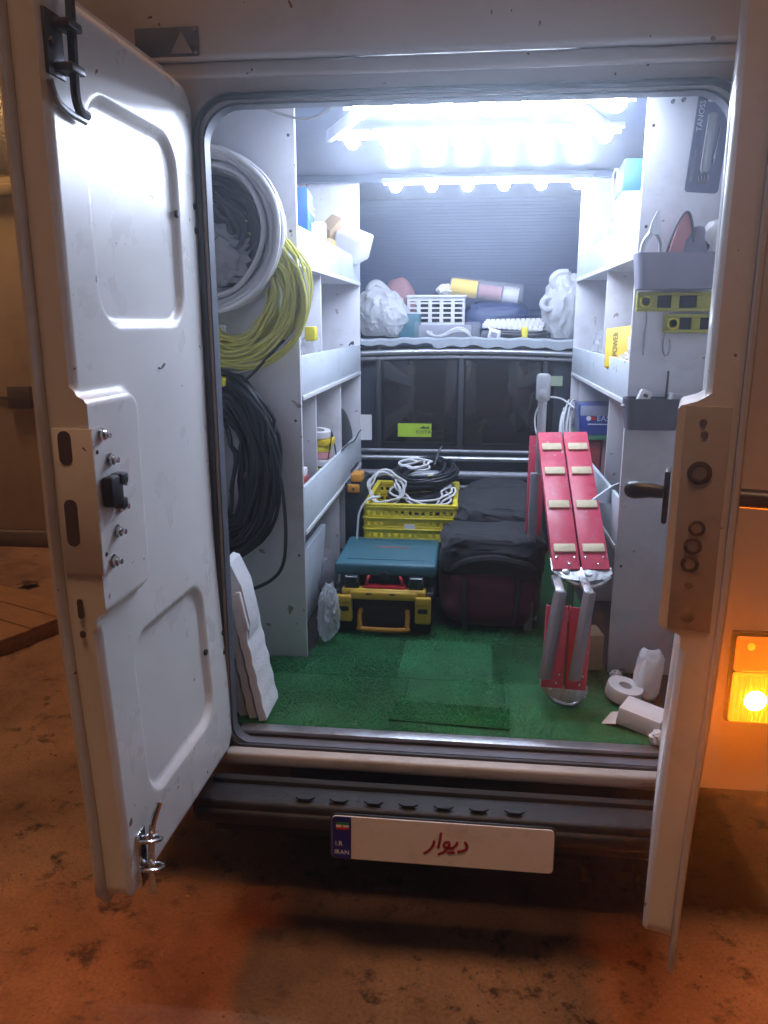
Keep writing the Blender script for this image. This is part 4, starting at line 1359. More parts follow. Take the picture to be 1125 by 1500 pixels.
# ------------------------------------------------------------------ bags on the floor
t = thing("maroon_bag", "dark maroon soft tool bag on the turf beside the toolboxes", "bag", (0.088, 1.08, 0.579))
B().blob((0, 0, 0.145), (0.200, 0.235, 0.155), 0.05, 3, 21, 5, 0.55).build("body", "fabric_maroon", t)
B().tube(smooth_pts([(-0.10, -0.235, 0.22), (-0.10, -0.250, 0.12), (-0.095, -0.250, 0.03)], 5), 0.010, 8).build("strap", "strap_black", t)
B().tube(smooth_pts([(0.10, -0.235, 0.22), (0.10, -0.250, 0.12), (0.095, -0.250, 0.03)], 5), 0.010, 8).build("strap", "strap_black", t)
t = thing("black_duffel", "crumpled black duffel bag heaped over the maroon bag", "bag", (0.095, 1.20, 0.80))
B().blob((0.0, -0.17, 0.055), (0.200, 0.18, 0.105), 0.08, 2.2, 33, 5, 0.45, None, 0.07).build("body", "fabric_black", t)
B().blob((0.02, 0.14, 0.100), (0.190, 0.26, 0.115), 0.09, 2.2, 36, 5, 0.5, None, 0.08).build("upper_fold", "fabric_black", t)
B().blob((0.04, 0.38, 0.125), (0.165, 0.16, 0.100), 0.10, 2.2, 38, 5, 0.5, None, 0.08).build("upper_fold", "fabric_black", t)
B().tube(smooth_pts([(-0.16, -0.32, 0.02), (-0.10, -0.345, 0.06), (0.0, -0.35, 0.078), (0.10, -0.345, 0.06), (0.16, -0.32, 0.03)], 6), 0.016, 8).build("handle", "strap_black", t)
B().tube(smooth_pts([(-0.05, -0.05, 0.165), (-0.02, -0.10, 0.165), (0.06, -0.09, 0.150), (0.10, 0.00, 0.170), (0.05, 0.10, 0.200), (-0.03, 0.14, 0.195)], 6), 0.015, 8).build("strap", "strap_black", t)
B().tube(smooth_pts([(-0.10, 0.10, 0.150), (0.00, 0.18, 0.205), (0.12, 0.22, 0.185), (0.18, 0.20, 0.14)], 6), 0.012, 8).build("strap", "strap_black", t)
bx("buckle", "steel_dull", t, -0.172, -0.150, -0.315, -0.300, 0.018, 0.060, 0.004)
bx("buckle", "steel_dull", t, 0.158, 0.176, -0.250, -0.232, 0.040, 0.062, 0.004)
B().lathe([(0.012, 0), (0.022, 0.0), (0.022, 0.008), (0.012, 0.008), (0.012, 0.0)], 14, Matrix.Translation((-0.03, 0.30, 0.186)) @ Matrix.Rotation(RAD(30), 4, 'X')).build("ring", "fabric_maroon", t)
tag(B().blob((0, 0, 0.12), (0.07, 0.09, 0.13), 0.12, 4, 44, 4, 0.7, -0.118).build("dark_pouch", "fabric_black", None, (0.035, 1.78, 0.58)), "dark pouch standing at the far end by the cab wall", "pouch")

# ------------------------------------------------------------------ folded red ladder
t = thing("red_ladder", "folded red steel ladder with beige tread pads leaning beside the bags", "ladder", (0.30, 0.26, 0.580))


def plank(parent, near, far, w_, name, pads=True, end=True, x_split=True):
    """A pair of red channels from near end to far end with beige pads; local x across."""
    n_, f_ = Vector(near), Vector(far)
    ax = (f_ - n_)
    Ln = ax.length
    ax.normalize()
    xs = Vector((1, 0, 0))
    xs = (xs - ax * xs.dot(ax)).normalized()
    up_ = xs.cross(ax)
    if up_.z < 0:
        up_ = -up_
    Mx = Matrix((xs, ax, up_)).transposed().to_4x4()
    Mx.translation = n_
    eul = Mx.to_euler()
    for sx in (-1, 1):
        x0, x1 = (0.003, w_ / 2) if sx > 0 else (-w_ / 2, -0.003)
        b_ = B()
        b_.box(x0, x1, 0.0, Ln, -0.003, 0.003, 0.002)
        b_.box(x0, x0 + 0.004, 0.001, Ln - 0.001, -0.030, -0.0035, 0.001)
        b_.box(x1 - 0.004, x1, 0.001, Ln - 0.001, -0.030, -0.0035, 0.001)
        ch = b_.build(name, "ladder_red", parent, n_, eul)
        if pads:
            for fr_ in (0.13, 0.43, 0.68, 0.87):
                c_ = (x0 + x1) / 2
                hw_ = (x1 - x0) / 2 - 0.008
                bx("tread_pad", "pad_beige", ch, c_ - hw_, c_ + hw_, Ln * fr_ - 0.017, Ln * fr_ + 0.017, 0.0032, 0.012, 0.004)
        if end:
            for (rx, ry) in ((x0 + 0.015, 0.045), (x1 - 0.015, 0.045), ((x0 + x1) / 2 + 0.010, 0.018)):
                B().lathe([(0, 0), (0.0055, 0), (0.004, 0.004), (0, 0.0045)], 10).build("rivet", "chrome", ch, (rx, ry, 0.0033))
    if end:
        hb = B()
        poly = [(-w_ / 2 - 0.004, 0.05), (-w_ / 2 - 0.004, 0.0), (-w_ / 2 + 0.030, -0.030), (-0.01, -0.040), (w_ / 2 - 0.02, -0.036), (w_ / 2 + 0.006, -0.012), (w_ / 2 + 0.006, 0.012), (w_ / 2 - 0.02, 0.004), (-w_ / 2 + 0.03, 0.004), (-w_ / 2 + 0.008, 0.05)]
        hb.prism(poly, 0.004, 0.010, Matrix(((1, 0, 0, 0), (0, 0, 1, 0), (0, -1, 0, 0), (0, 0, 0, 1))))
        hb.lathe([(0.0, 0.010), (0.030, 0.010), (0.031, 0.0125), (0.022, 0.0135), (0.012, 0.0135), (0.012, 0.018), (0.0, 0.018)], 22, Matrix.Translation((0.02, -0.014, -0.014)))
        hb.lathe([(0.0, 0.010), (0.013, 0.010), (0.012, 0.014), (0.006, 0.016), (0.0, 0.016)], 14, Matrix.Translation((-0.048, -0.004, -0.014)))
        hb.tube(smooth_pts([(-w_ / 2 + 0.01, -0.006, -0.008), (-0.02, -0.046, -0.016), (0.04, -0.052, -0.018), (w_ / 2, -0.022, -0.010)], 6), 0.007, 8)
        hb.build("hinge", "hinge_steel", parent, n_, eul)
    return Mx, Ln


plank(t, (0.061, 0.195, 0.390), (0.035, 0.700, 0.762), 0.180, "red_channel")
plank(t, (0.002, 0.012, 0.062), (0.012, 0.050, 0.315), 0.136, "red_channel", pads=False)
plank(t, (-0.055, 0.70, 0.330), (-0.048, 0.76, 0.74), 0.060, "red_channel", pads=False, end=False)
for (x0, x1) in ((-0.030, -0.060), (0.055, 0.030)):
    A, C_ = Vector((x0 + 0.01, 0.030, 0.372)), Vector((x1, -0.014, 0.105))
    b_ = B()
    d_ = (C_ - A)
    q_ = d_.to_track_quat('Z', 'X').to_matrix().to_4x4()
    b_.box(-0.020, 0.020, -0.012, 0.012, 0, d_.length, 0.003)
    b_.build("leg", "aluminium_grey", t, A, q_.to_euler())
    bx("leg_bracket", "hinge_steel", t, x0 - 0.004, x0 + 0.024, 0.032, 0.190, 0.358, 0.372, 0.003)
bx("stile", "aluminium", t, -0.055, -0.022, 0.735, 0.757, 0.0, 0.915, 0.004)
bx("stile", "aluminium", t, 0.090, 0.118, 0.735, 0.757, 0.0, 0.70, 0.004)
bx("rear_leg", "aluminium_grey", t, -0.080, -0.050, 0.62, 0.645, 0.0, 0.62, 0.004)
ec = B()
ec.box(-0.064, -0.012, 0.722, 0.772, 0.872, 0.975, 0.014, 3)
ec.build("end_cap", "film_clear", t)
bx("guide_ring", "chrome", t, -0.058, -0.018, 0.728, 0.766, 0.885, 0.900, 0.004)

# ------------------------------------------------------------------ items on the right shelves
t = thing("wood_sheet", "pale wooden sheet standing upright on the upper right shelf", "board", (0.60, 1.93, 1.951))
B().box(-0.10, 0.24, -0.010, 0.010, 0.0, 0.40, 0.003).build("sheet", "wood_pale", t)
t = thing("laminate_sheet", "cream laminate sheet beside the wooden one, upper right shelf", "board", (0.60, 1.74, 1.951))
B().box(-0.095, 0.22, -0.008, 0.008, 0.0, 0.395, 0.003).build("sheet", "paper_white", t, (0, 0, 0), (0, 0, RAD(4)))
t = thing("medicine_box", "tall white box with blue top on the upper right shelf", "box", (0.575, 1.13, 1.951), (0, 0, RAD(-4)))
bx("body", "paper_white", t, -0.065, 0.10, -0.13, 0.13, 0.0, 0.235, 0.004)
bx("top", "box_blue", t, -0.064, 0.099, -0.128, 0.128, 0.2355, 0.34, 0.004)
bx("blue_mark", "box_blue", t, 0.00, 0.045, -0.1318, -0.1305, 0.10, 0.14, 0)
B().tube(smooth_pts([(-0.07, 0.10, 0.20), (-0.085, 0.05, 0.30), (-0.08, -0.05, 0.32), (-0.07, -0.10, 0.24)], 6), 0.003, 6).build("string", "cable_white", t)
tag(B().blob((0, 0, 0.09), (0.06, 0.12, 0.10), 0.2, 5, 61, 4, 1, -0.085, 0.4).build("bubble_wrap", "film_clear", None, (0.565, 1.44, 1.952)), "clear bubble wrap bundle on the upper right shelf", "packaging")
t = thing("yellow_box", "yellow cardboard box with picture label on the middle right shelf", "box", (0.545, 0.93, 1.585), (RAD(-20), RAD(-8), RAD(-30)))
bx("body", "label_yellow", t, -0.075, 0.085, -0.025, 0.025, 0.0, 0.145, 0.003)
bx("picture", "paper_white", t, 0.010, 0.060, -0.0272, -0.0256, 0.050, 0.100, 0)
bx("picture_print", "bin_dark", t, 0.018, 0.052, -0.0280, -0.0274, 0.058, 0.092, 0)
text_mesh("printing", "POWER", "ink_black", t, 0.026, (-0.028, -0.0262, 0.035), (RAD(90), RAD(-90), 0), 0.0003)
tag(B().box(-0.05, 0.05, -0.02, 0.02, 0.0, 0.19, 0.003).build("red_booklet", "sleeve_red", None, (0.575, 1.06, 1.507), (RAD(-6), 0, RAD(-20))), "red booklet behind the yellow box, middle right shelf", "book")
tag(B().blob((0, 0, 0.10), (0.06, 0.16, 0.11), 0.2, 5, 63, 4, 1, -0.095, 0.4).build("clear_pouch", "film_clear", None, (0.555, 1.42, 1.507)), "crumpled clear pouch in the farther middle right cubby", "bag")
tag(B().blob((0, 0, 0.07), (0.07, 0.13, 0.075), 0.15, 5, 66, 4, 1, -0.065, 0.3).build("green_pouch", "film_clear", None, (0.56, 0.80, 1.507)), "clear pouch under the yellow box at the shelf edge", "bag")

t = thing("navy_box", "navy blue product box with white and red lettering, lower right shelf", "box", (0.545, 1.60, 1.262))
bx("body", "box_navy", t, -0.075, 0.14, -0.12, 0.12, 0.0, 0.125, 0.004)
bx("base_band", "box_green", t, -0.076, 0.141, -0.121, 0.121, -0.022, -0.0005, 0.003)
text_mesh("lettering", "EAST", "ink_white", t, 0.034, (-0.008, -0.1212, 0.062), (RAD(90), 0, 0), 0.0004)
bx("underline", "ink_white", t, -0.045, 0.10, -0.1218, -0.1206, 0.046, 0.050, 0)
for (dx, m_) in ((-0.042, "ink_white"), (-0.022, "flag_red")):
    B().lathe([(0, 0), (0.011, 0), (0.011, 0.0012), (0, 0.0012)], 8, Matrix.Translation((dx, -0.1205, 0.073)) @ Matrix.Rotation(RAD(90), 4, 'X')).build("logo", m_, t)
bx("film_wrap", "film_clear", t, -0.079, 0.10, -0.1235, -0.1225, 0.085, 0.128, 0)
t = thing("red_cartons", "pair of red cartons under the navy box", "box", (0.555, 1.60, 1.026))
bx("carton", "sleeve_red", t, -0.068, 0.010, -0.10, 0.10, 0.0, 0.212, 0.003)
bx("carton", "terry_pink", t, 0.016, 0.10, -0.09, 0.10, 0.0, 0.210, 0.003)
t = thing("white_wire_coil", "loose coil of white wire at the end of the lower right shelf", "cable coil", (0.462, 1.86, 1.03))
B().tube([(p[1], p[0], p[2]) for p in coil_pts(11, 0.150, 0.135, 0.040, 0.030, 71, 34, 0.010)], 0.0050, 6).build("wire", "cable_white", t, (0, 0.0, 0.185), (0, 0, RAD(-12)))
B().tube(smooth_pts([(0.0, -0.20, 0.33), (-0.05, -0.05, 0.36), (-0.11, 0.10, 0.34), (-0.145, 0.16, 0.25), (-0.13, 0.12, 0.15), (-0.07, 0.0, 0.10), (-0.02, -0.1, 0.08)], 8), 0.0045, 6).build("loose_loop", "cable_white", t)
t = thing("folded_knife", "grey pointed trowel blade poking over the lower right lip", "trowel", (0.498, 0.73, 1.165), (0, 0, 0))
B().prism([(-0.10, -0.02), (-0.02, 0.025), (0.085, 0.055), (0.085, -0.02), (0.0, -0.04)], -0.004, 0.004, Matrix.Rotation(RAD(28), 4, 'Z')).build("blade", "tool_steel", t)
B().tube([(0.05, 0.03, 0.03), (0.14, 0.07, 0.05)], 0.012, 8).build("handle", "black_plastic", t)

# ------------------------------------------------------------------ things on the right end panel
RY = 0.572
t = thing("blister_card", "slate blue hanging blister card with bit set, upper right panel", "package", (0.655, RY - 0.004, 2.112), (0, RAD(4), 0))
B().prism(rrect(-0.048, 0.048, 0.0, 0.272, 0.010, 4), -0.003, 0.0).build("card", "card_slate", t)
B().prism(rrect(-0.020, 0.020, 0.245, 0.253, 0.003, 3), -0.0045, -0.0034).build("hang_slot", "ink_white", t)
text_mesh("printing", "TANOSS", "ink_white", t, 0.022, (-0.026, -0.0036, 0.165), (RAD(90), RAD(-90), 0), 0.0003)
text_mesh("printing", "PROFESSIONAL", "badge_pale", t, 0.013, (-0.030, -0.0036, 0.03), (RAD(90), RAD(-90), 0), 0.0003)
B().prism(rrect(-0.014, 0.010, 0.055, 0.215, 0.008, 4), -0.016, -0.0034).build("blister", "film_clear", t)
B().tube([(-0.002, -0.010, 0.20), (-0.002, -0.010, 0.06)], 0.004, 8).build("driver_bit", "chrome", t)
B().tube([(0.024, -0.007, 0.18), (0.020, -0.007, 0.08)], 0.0022, 6).build("driver_bit", "chrome", t)
for k in range(4):
    B().tube(smooth_pts([(-0.002, -0.008, 0.06), (-0.016 + 0.009 * k, -0.012, 0.042), (-0.010 + 0.006 * k, -0.008, 0.022)], 4), 0.0016, 6).build("wire_tip", "chrome", t)
for (x, z) in ((0.555, 2.362), (0.585, 2.366)):
    tag(B().lathe([(0, 0), (0.006, 0), (0.005, 0.012), (0, 0.014)], 10, Matrix.Rotation(RAD(90), 4, 'X')).build("screw", "dark_iron", None, (x, RY - 0.0005, z)),
        "left screw near the top of the right panel" if x < 0.57 else "right screw near the top of the right panel, beside the blister card", "screw")


def open_bin(name, label, m_, x0, x1, z0, z1, dep):
    t_ = thing(name, label, "bin", ((x0 + x1) / 2, RY, z0))
    w2 = (x1 - x0) / 2
    h_ = z1 - z0
    b_ = B()
    # tapered tray: outer and inner loops
    o0 = rrect(-w2 + 0.012, w2 - 0.012, -dep + 0.012, -0.001, 0.02, 5)
    o1 = rrect(-w2, w2, -dep, -0.001, 0.022, 5)
    i1 = rrect(-w2 + 0.004, w2 - 0.004, -dep + 0.004, -0.005, 0.02, 5)
    i0 = rrect(-w2 + 0.016, w2 - 0.016, -dep + 0.016, -0.005, 0.018, 5)
    loops = []
    for lp_, z in ((o0, 0.0), (o1, h_), (i1, h_), (i0, 0.005)):
        loops.append([b_.bm.verts.new((p[0], p[1], z)) for p in lp_])
    b_.bm.faces.new(list(reversed(loops[0])))
    for a, c in zip(loops, loops[1:]):
        for i in range(len(a)):
            j = (i + 1) % len(a)
            b_.bm.faces.new((a[i], a[j], c[j], c[i]))
    b_.bm.faces.new(loops[-1])
    b_.build("tray", m_, t_)
    return t_


bA = open_bin("tool_bin", "large grey plastic bin of hand tools on the right panel", "bin_grey", 0.470, 0.712, 1.836, 1.938, 0.10)
bB = open_bin("parts_bin", "smaller dark bin of fittings below the spirit levels", "bin_dark", 0.468, 0.640, 1.415, 1.512, 0.09)


def pliers(name, label, loc, rot, m_h, m_j, L_=0.12):
    t_ = thing(name, label, "pliers", loc, rot)
    for s_ in (-1, 1):
        b_ = B()
        b_.tube(smooth_pts([(s_ * 0.004, 0, 0), (s_ * 0.018, 0, -0.03), (s_ * 0.020, 0, -0.08), (s_ * 0.012, 0, -L_)], 5), [0.006] * 16, 8)
        b_.build("handle", m_h, t_)
        b_ = B()
        b_.prism([(0, -0.005), (s_ * 0.012, 0.0), (s_ * 0.010, 0.022), (s_ * 0.002, 0.055), (0, 0.055)], -0.005, 0.005)
        b_.build("jaw", m_j, t_)
    B().lathe([(0, -0.007), (0.009, -0.007), (0.009, 0.007), (0, 0.007)], 12, Matrix.Rotation(RAD(90), 4, 'X')).build("pivot", m_j, t_)
    return t_


pliers("steel_pliers", "steel pliers standing in the left half of the grey bin", (0.522, RY - 0.05, 2.000), (0, RAD(5), 0), "tool_steel", "tool_steel").scale = (1.35, 1.35, 1.05)
t = thing("pink_snips", "pink handled snips standing in the grey bin", "snips", (0.600, RY - 0.045, 1.865))
B().prism([(-0.045, 0.0), (-0.030, 0.09), (-0.006, 0.175), (0.012, 0.19), (0.026, 0.17), (0.036, 0.10), (0.030, 0.0)], -0.012, 0.012).build("handle", "pink_plastic", t)
B().tube(smooth_pts([(-0.045, -0.016, 0.05), (-0.030, -0.018, 0.12), (-0.004, -0.018, 0.18), (0.016, -0.018, 0.18), (0.030, -0.018, 0.12), (0.032, -0.018, 0.05)], 5), 0.004, 6).build("trim", "bin_dark", t)
tag(B().blob((0, 0, 0.07), (0.045, 0.03, 0.085), 0.1, 3, 74, 3).build("grey_sponge", "bin_grey", None, (0.645, RY - 0.042, 1.862)), "grey rounded sanding pad behind the snips", "tool")
t = thing("black_trowel", "black flat scraper leaning out of the grey bin to the right", "scraper", (0.672, RY - 0.06, 1.96), (0, RAD(52), 0))
bx("blade", "black_plastic", t, -0.012, 0.012, -0.004, 0.004, -0.05, 0.12, 0.002)
bx("marking", "ink_white", t, -0.006, 0.006, -0.0050, -0.0042, 0.02, 0.09, 0)
tag(B().blob((0, 0, 0.05), (0.035, 0.02, 0.055), 0.2, 5, 78, 3, 1, None, 0.3).build("cloth_rag", "paper_white", None, (0.692, RY - 0.05, 1.925)), "pale crumpled rag at the right end of the grey bin", "rag")


def spirit_level(label, x0, x1, z0, z1, y, wins):
    t_ = thing("spirit_level", label, "spirit level", (x0, y, z0), group="spirit levels on the right panel")
    L_, h_ = x1 - x0, z1 - z0
    b_ = B()
    b_.box(0.0, L_, -0.010, 0.010, 0.0, 0.010, 0.002)
    b_.box(0.0, L_, -0.010, 0.010, h_ - 0.010, h_, 0.002)
    xs_ = [0.0] + [v for w__ in wins for v in w__] + [L_]
    for i in range(0, len(xs_), 2):
        if xs_[i + 1] - xs_[i] > 0.002:
            b_.box(xs_[i], xs_[i + 1], -0.0095, 0.0095, 0.0101, h_ - 0.0101, 0.001)
    fr_ = b_.build("frame", "level_yellow", t_)
    for (a, c) in wins:
        bx("vial_window", "rubber_black", t_, a + 0.001, c - 0.001, -0.004, 0.004, 0.0105, h_ - 0.0105, 0.001)
    B().lathe([(0.012, -0.001), (0.018, -0.001), (0.018, 0.002), (0.012, 0.002), (0.012, -0.001)], 20, Matrix.Translation((0.026, -0.0105, h_ / 2)) @ Matrix.Rotation(RAD(90), 4, 'X')).build("vial_ring", "tape_yellow", t_)
    return t_


spirit_level("longer yellow spirit level hanging just below the grey bin", 0.490, 0.720, 1.772, 1.829, RY - 0.020, ((0.060, 0.100), (0.125, 0.175)))
spirit_level("shorter yellow spirit level hanging lower on the right panel", 0.575, 0.720, 1.708, 1.764, RY - 0.022, ((0.045, 0.080), (0.105, 0.135)))
t = thing("key_chain", "small keys on a chain hanging below the longer spirit level", "keys", (0.522, RY - 0.016, 1.69))
B().tube(smooth_pts([(0, 0, 0.085), (0.003, 0, 0.05), (-0.002, 0, 0.0), (0.001, 0, -0.05)], 6), 0.0022, 6).build("chain", "steel_dull", t)
bx("key", "steel_dull", t, -0.004, 0.004, -0.002, 0.0, -0.030, 0.025, 0.001)
t = thing("wire_hook", "bent wire hook hanging below the shorter spirit level", "hook", (0.590, RY - 0.014, 1.64))
B().tube(smooth_pts([(-0.008, 0, 0.07), (-0.010, 0, 0.03), (-0.004, 0, 0.002), (0.008, 0, 0.004), (0.012, 0, 0.03), (0.008, 0, 0.05)], 6), 0.0024, 6).build("wire", "steel_dull", t)
t = thing("small_socket", "white switch module sticking out of the dark bin", "switch", (0.520, RY - 0.05, 1.495), (RAD(-12), RAD(24), 0))
bx("body", "paper_white", t, -0.018, 0.018, -0.012, 0.012, 0.0, 0.042, 0.004)
bx("slot", "black_plastic", t, -0.007, 0.007, -0.0135, -0.0124, 0.020, 0.030, 0)
tag(B().tube([(0, 0, 0), (0.002, 0, 0.10), (0.002, 0, 0.125)], [0.0045, 0.0035, 0.003], 8).build("drill_bit", "dark_iron", None, (0.594, RY - 0.045, 1.47)), "thin dark rod standing in the dark bin", "rod")
tag(B().box(-0.022, 0.022, -0.02, 0.02, 0, 0.04, 0.008).build("grey_fitting", "cable_grey", None, (0.618, RY - 0.045, 1.487), (0, RAD(10), RAD(15))), "grey fitting at the right end of the dark bin", "fitting")
tag(B().blob((0, 0, 0), (0.06, 0.028, 0.022), 0.3, 6, 81, 3, 1, None, 0.3).build("dark_scraps", "bin_dark", None, (0.528, RY - 0.046, 1.487)), "dark cable scraps heaped in the dark bin", "scraps")

# ------------------------------------------------------------------ floor by the right door
t = thing("tape_roll", "white paper tape roll lying on the turf at right", "tape", (0.495, 0.345, 0.590), (RAD(6), RAD(10), 0))
B().lathe([(0.020, 0.0), (0.054, 0.0), (0.056, 0.006), (0.056, 0.036), (0.054, 0.042), (0.020, 0.042), (0.020, 0.0)], 28).build("roll", "paper_white", t)
t = thing("paper_carton", "crushed white paper box with open end, right of the ladder", "box", (0.525, 0.175, 0.582), (0, 0, RAD(-28)))
t.scale = (0.82, 0.85, 0.75)
bx("body", "paper_white", t, -0.080, 0.07, -0.055, 0.055, 0.0, 0.075, 0.006, rot=Matrix.Rotation(RAD(8), 3, 'Y'))
bx("flap", "paper_white", t, -0.135, -0.078, -0.055, 0.05, 0.0, 0.003, 0, rot=Matrix.Rotation(RAD(-18), 3, 'Y'))
B().lathe([(0.012, 0), (0.022, 0), (0.022, 0.004), (0.012, 0.004), (0.012, 0)], 16, Matrix.Translation((-0.0815, 0.0, 0.035)) @ Matrix.Rotation(RAD(-90), 4, 'Y')).build("opening", "bin_grey", t)
t = thing("tissue_pack", "white tissue pack leaning up behind the tape roll", "tissue", (0.565, 0.36, 0.585), (RAD(-20), RAD(18), RAD(12)))
B().blob((0, 0, 0.070), (0.042, 0.026, 0.078), 0.12, 2.5, 122, 4, 0.6, None, 0.14).build("pack", "paper_white", t)
tag(B().blob((0, 0, 0.02), (0.024, 0.02, 0.022), 0.3, 6, 83, 3, 1, -0.018, 0.4).build("paper_scrap", "paper_white", None, (0.545, 0.075, 0.580)), "tiny crumpled paper scrap by the sill at right", "paper")
tag(B().box(-0.035, 0.035, -0.05, 0.05, 0.0, 0.13, 0.006).build("brown_carton", "cardboard", None, (0.425, 0.60, 0.579), (0, 0, RAD(8))), "small tan carton between the ladder and the right shelf", "box")
tag(B().blob((0, 0, 0.015), (0.02, 0.02, 0.018), 0.25, 6, 84, 3, 1, -0.014, 0.3).build("paper_scrap", "paper_white", None, (0.50, 0.49, 0.579)), "small white paper scrap at the foot of the right panel", "paper")

# ------------------------------------------------------------------ things on the deck over the cab
DZ = 1.653
t = thing("white_bag", "stuffed white plastic bag at the left end of the cab deck", "bag", (-0.50, 2.27, DZ))
B().blob((0, 0, 0.13), (0.135, 0.11, 0.125), 0.14, 2.3, 101, 5, 0.85, -0.115, 0.16).build("body", "bag_white", t)
B().tube(smooth_pts([(-0.04, 0.0, 0.20), (-0.055, 0.0, 0.255), (-0.02, 0.01, 0.285), (0.03, 0.0, 0.25), (0.07, -0.02, 0.20)], 6), 0.022, 10).build("handle", "bag_white", t)
B().blob((0.075, -0.03, 0.10), (0.085, 0.09, 0.10), 0.15, 2.0, 92, 5, 0.9, -0.09, 0.15).build("side_fold", "bag_white", t)
tag(B().blob((0, 0, 0.16), (0.09, 0.08, 0.17), 0.08, 3, 93, 4, 0.9, -0.15).build("red_bundle", "terry_pink", None, (-0.42, 2.52, DZ)), "reddish cloth bundle behind the left white bag", "cloth")
tag(B().box(-0.055, 0.055, -0.06, 0.06, 0.0, 0.13, 0.012, 3).build("teal_carton", "teal_plastic", None, (-0.335, 2.24, DZ)), "teal carton between the white bag and the basket", "box")

t = thing("basket", "white perforated plastic basket on the cab deck", "basket", (-0.205, 2.40, DZ))
BW, BD, BH = 0.150, 0.11, 0.215


def lattice(a0, a1, fix, axis):
    b_ = B()

    def put(p0, p1, z0, z1):
        if axis == 'x':
            b_.box(p0, p1, fix - 0.003, fix + 0.003, z0, z1, 0.001, 1)
        else:
            b_.box(fix - 0.003, fix + 0.003, p0, p1, z0, z1, 0.001, 1)
    put(a0, a1, 0.0, 0.085)
    for z in (0.105, 0.130, 0.155, 0.180):
        put(a0, a1, z, z + 0.009)
    put(a0, a1, 0.196, BH)
    nv = 6
    for k in range(nv):
        c_ = a0 + (a1 - a0) * k / (nv - 1)
        for z0, z1 in ((0.085, 0.105), (0.114, 0.130), (0.139, 0.155), (0.164, 0.180), (0.189, 0.196)):
            put(max(a0, c_ - 0.010), min(a1, c_ + 0.010), z0, z1)
    return b_


lattice(-BW, BW, -BD, 'x').build("front_wall", "basket_white", t)
lattice(-BW, BW, BD, 'x').build("back_wall", "basket_white", t)
lattice(-BD, BD, -BW, 'y').build("side_wall", "basket_white", t)
lattice(-BD, BD, BW, 'y').build("side_wall", "basket_white", t)
bx("base", "basket_white", t, -BW, BW, -BD, BD, 0.0, 0.005, 0.001)
B().tube([(p[0], p[1], BH + 0.004) for p in rrect(-BW - 0.006, BW + 0.006, -BD - 0.006, BD + 0.006, 0.02, 5)], 0.008, 8, closed=True).build("rim", "basket_white", t)
tag(B().blob((0, 0, 0.11), (0.12, 0.085, 0.11), 0.15, 4, 95, 4, 0.8, -0.1).build("basket_cloth", "fabric_black", None, (-0.205, 2.40, DZ + 0.008)), "dark cloth inside the white basket", "cloth")
tag(B().blob((0, 0, 0.0), (0.05, 0.045, 0.03), 0.25, 5, 96, 4, 1, None, 0.4).build("white_clip", "paper_white", None, (-0.155, 2.38, DZ + 0.255)), "white wrapped fitting lying on top of the basket", "fitting")

t = thing("spray_pack", "clear packet with a yellow roll and tubes on top of the basket", "packet", (-0.13, 2.38, 1.925), (0, RAD(7), 0))
B().tube([(0.0, 0, 0), (0.01, 0, 0), (0.14, 0, 0)], [0.040, 0.046, 0.046], 18).build("yellow_roll", "label_yellow", t)
B().tube([(0.150, 0, -0.004), (0.27, 0, -0.006)], 0.036, 16).build("tube", "terry_pink", t)
B().tube([(0.278, 0, -0.008), (0.36, 0, -0.010)], 0.045, 16).build("tube", "cable_grey", t)
B().box(-0.01, 0.385, -0.052, 0.052, -0.054, 0.054, 0.02, 3).build("film", "film_thin", t)
t = thing("dark_pack", "dark soft pack beneath the clear packet on the deck", "bag", (0.12, 2.42, DZ))
B().blob((0, 0, 0.095), (0.185, 0.11, 0.105), 0.12, 4, 97, 4, 0.75, -0.09, 0.1).build("body", "dark_liner", t)
t = thing("cable_packet", "flat clear packet with white cable inside, front of the deck", "packet", (-0.135, 2.16, DZ + 0.004))
B().box(-0.170, 0.165, -0.045, 0.05, 0.0, 0.085, 0.012, 3).build("film", "film_thin", t)
B().tube([(p[0] * 1.0, p[2] * 0.3 - 0.008, 0.040 + p[1] + 0.018 * math.sin(p[0] * 30)) for p in coil_pts(4, 0.10, 0.10, 0.02, 0.014, 98, 30, 0.008)], 0.005, 6).build("cable", "cable_white", t)
B().box(-0.15, 0.12, 0.005, 0.035, 0.004, 0.07, 0.004).build("insert", "bin_grey", t)
t = thing("terminal_strip", "white terminal strips heaped at the right of the deck", "connector", (0.205, 2.20, DZ))
for k in range(3):
    b_ = B()
    a = RAD(-4 + 5 * k)
    for q in range(12):
        b_.box(-0.165 + q * 0.026, -0.165 + q * 0.026 + 0.020, -0.012, 0.012, 0.0, 0.026, 0.003, 1)
    b_.box(-0.165, 0.142, -0.009, 0.009, 0.003, 0.018, 0.001)
    b_.build("strip", "paper_white", t, (0.01 * k, 0.04 * k - 0.02, 0.048 + 0.016 * k), (0, RAD(3 - 2 * k), a))
B().box(-0.17, 0.18, -0.05, 0.10, 0.0, 0.045, 0.012).build("tray", "bin_dark", t)
t = thing("black_lead", "black cable bundle with yellow tape at the front of the deck", "cable coil", (0.235, 2.12, DZ + 0.002))
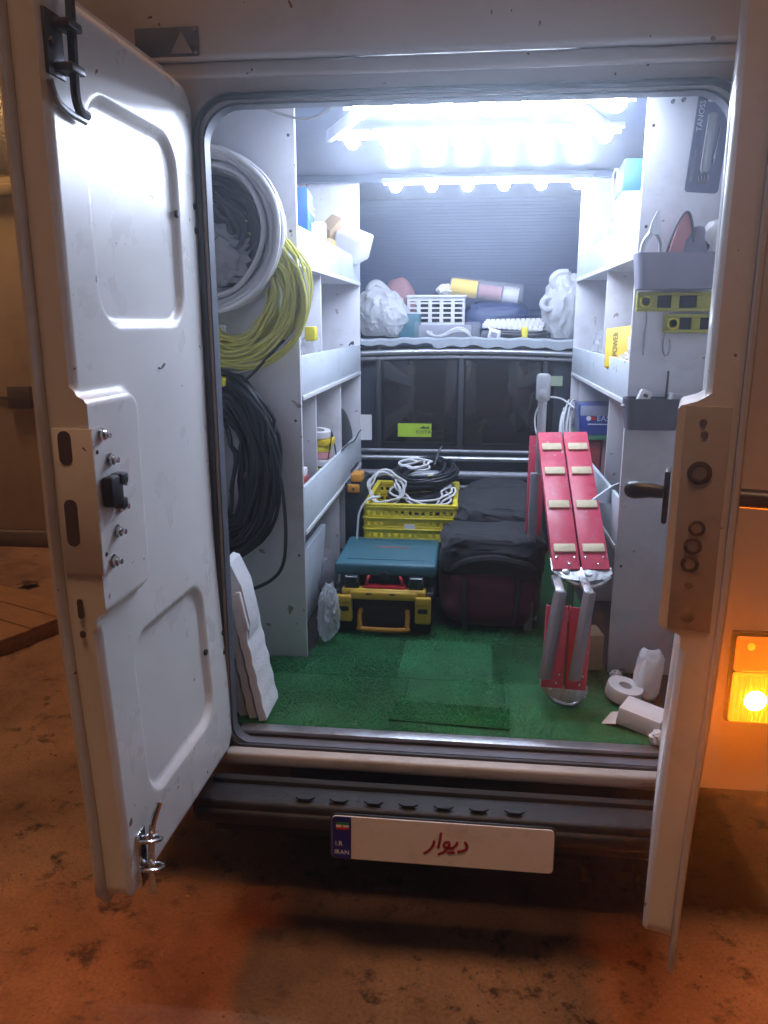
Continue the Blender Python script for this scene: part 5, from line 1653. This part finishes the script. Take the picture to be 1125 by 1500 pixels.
B().tube(flat_coil(6, 0.125, 0.030, 0.014, 0.016, 99, 0.006), 0.0055, 7).build("cable", "cable_black", t, (0, 0, 0.025))
B().box(0.000, 0.034, -0.040, 0.038, 0.004, 0.062, 0.010, 3).build("tape", "tape_yellow", t)
t = thing("white_plug", "white mains plug hanging over the deck edge", "plug", (0.095, 2.075, DZ + 0.002), (0, RAD(14), RAD(-8)))
B().box(-0.030, 0.030, -0.018, 0.018, 0.0, 0.052, 0.010, 3).build("body", "paper_white", t)
bx("face", "bin_grey", t, -0.016, 0.016, -0.0195, -0.0185, 0.012, 0.036, 0)
B().tube([(-0.028, 0, 0.045), (-0.045, 0.01, 0.055)], 0.005, 8).build("lead", "cable_white", t)
t = thing("tall_white_bag", "tall white carrier bag at the right end of the cab deck", "bag", (0.460, 2.25, DZ))
B().blob((0, 0, 0.155), (0.105, 0.11, 0.185), 0.12, 3, 101, 5, 0.85, -0.15, 0.14).build("body", "bag_white", t)
B().tube(smooth_pts([(-0.055, -0.06, 0.20), (-0.105, -0.08, 0.205), (-0.125, -0.09, 0.175), (-0.10, -0.09, 0.15), (-0.05, -0.07, 0.16)], 6), 0.014, 8).build("handle", "bag_white", t)
B().tube(smooth_pts([(-0.04, -0.05, 0.24), (-0.075, -0.06, 0.29), (-0.05, -0.06, 0.325), (0.0, -0.05, 0.33)], 6), 0.018, 8).build("handle", "bag_white", t)

# ------------------------------------------------------------------ scattering volume added to imitate bloom around the lamps
hz = B()
hz.box(-46, 46, -46, 46, -1.0, 6.2)
ho = hz.build("glow_volume", "ground_worn", smooth=0)
ho["kind"] = "stuff"
hm = bpy.data.materials.new("glow_scatter")
hm.use_nodes = True
hn = hm.node_tree
hn.nodes.remove(hn.nodes["Principled BSDF"])
pv = hn.nodes.new("ShaderNodeVolumePrincipled")
pv.inputs["Color"].default_value = (0.80, 0.89, 1.0, 1)
pv.inputs["Density"].default_value = 0.045
pv.inputs["Anisotropy"].default_value = 0.84
hn.links.new(pv.outputs["Volume"], hn.nodes["Material Output"].inputs["Volume"])
ho.data.materials.clear()
ho.data.materials.append(hm)
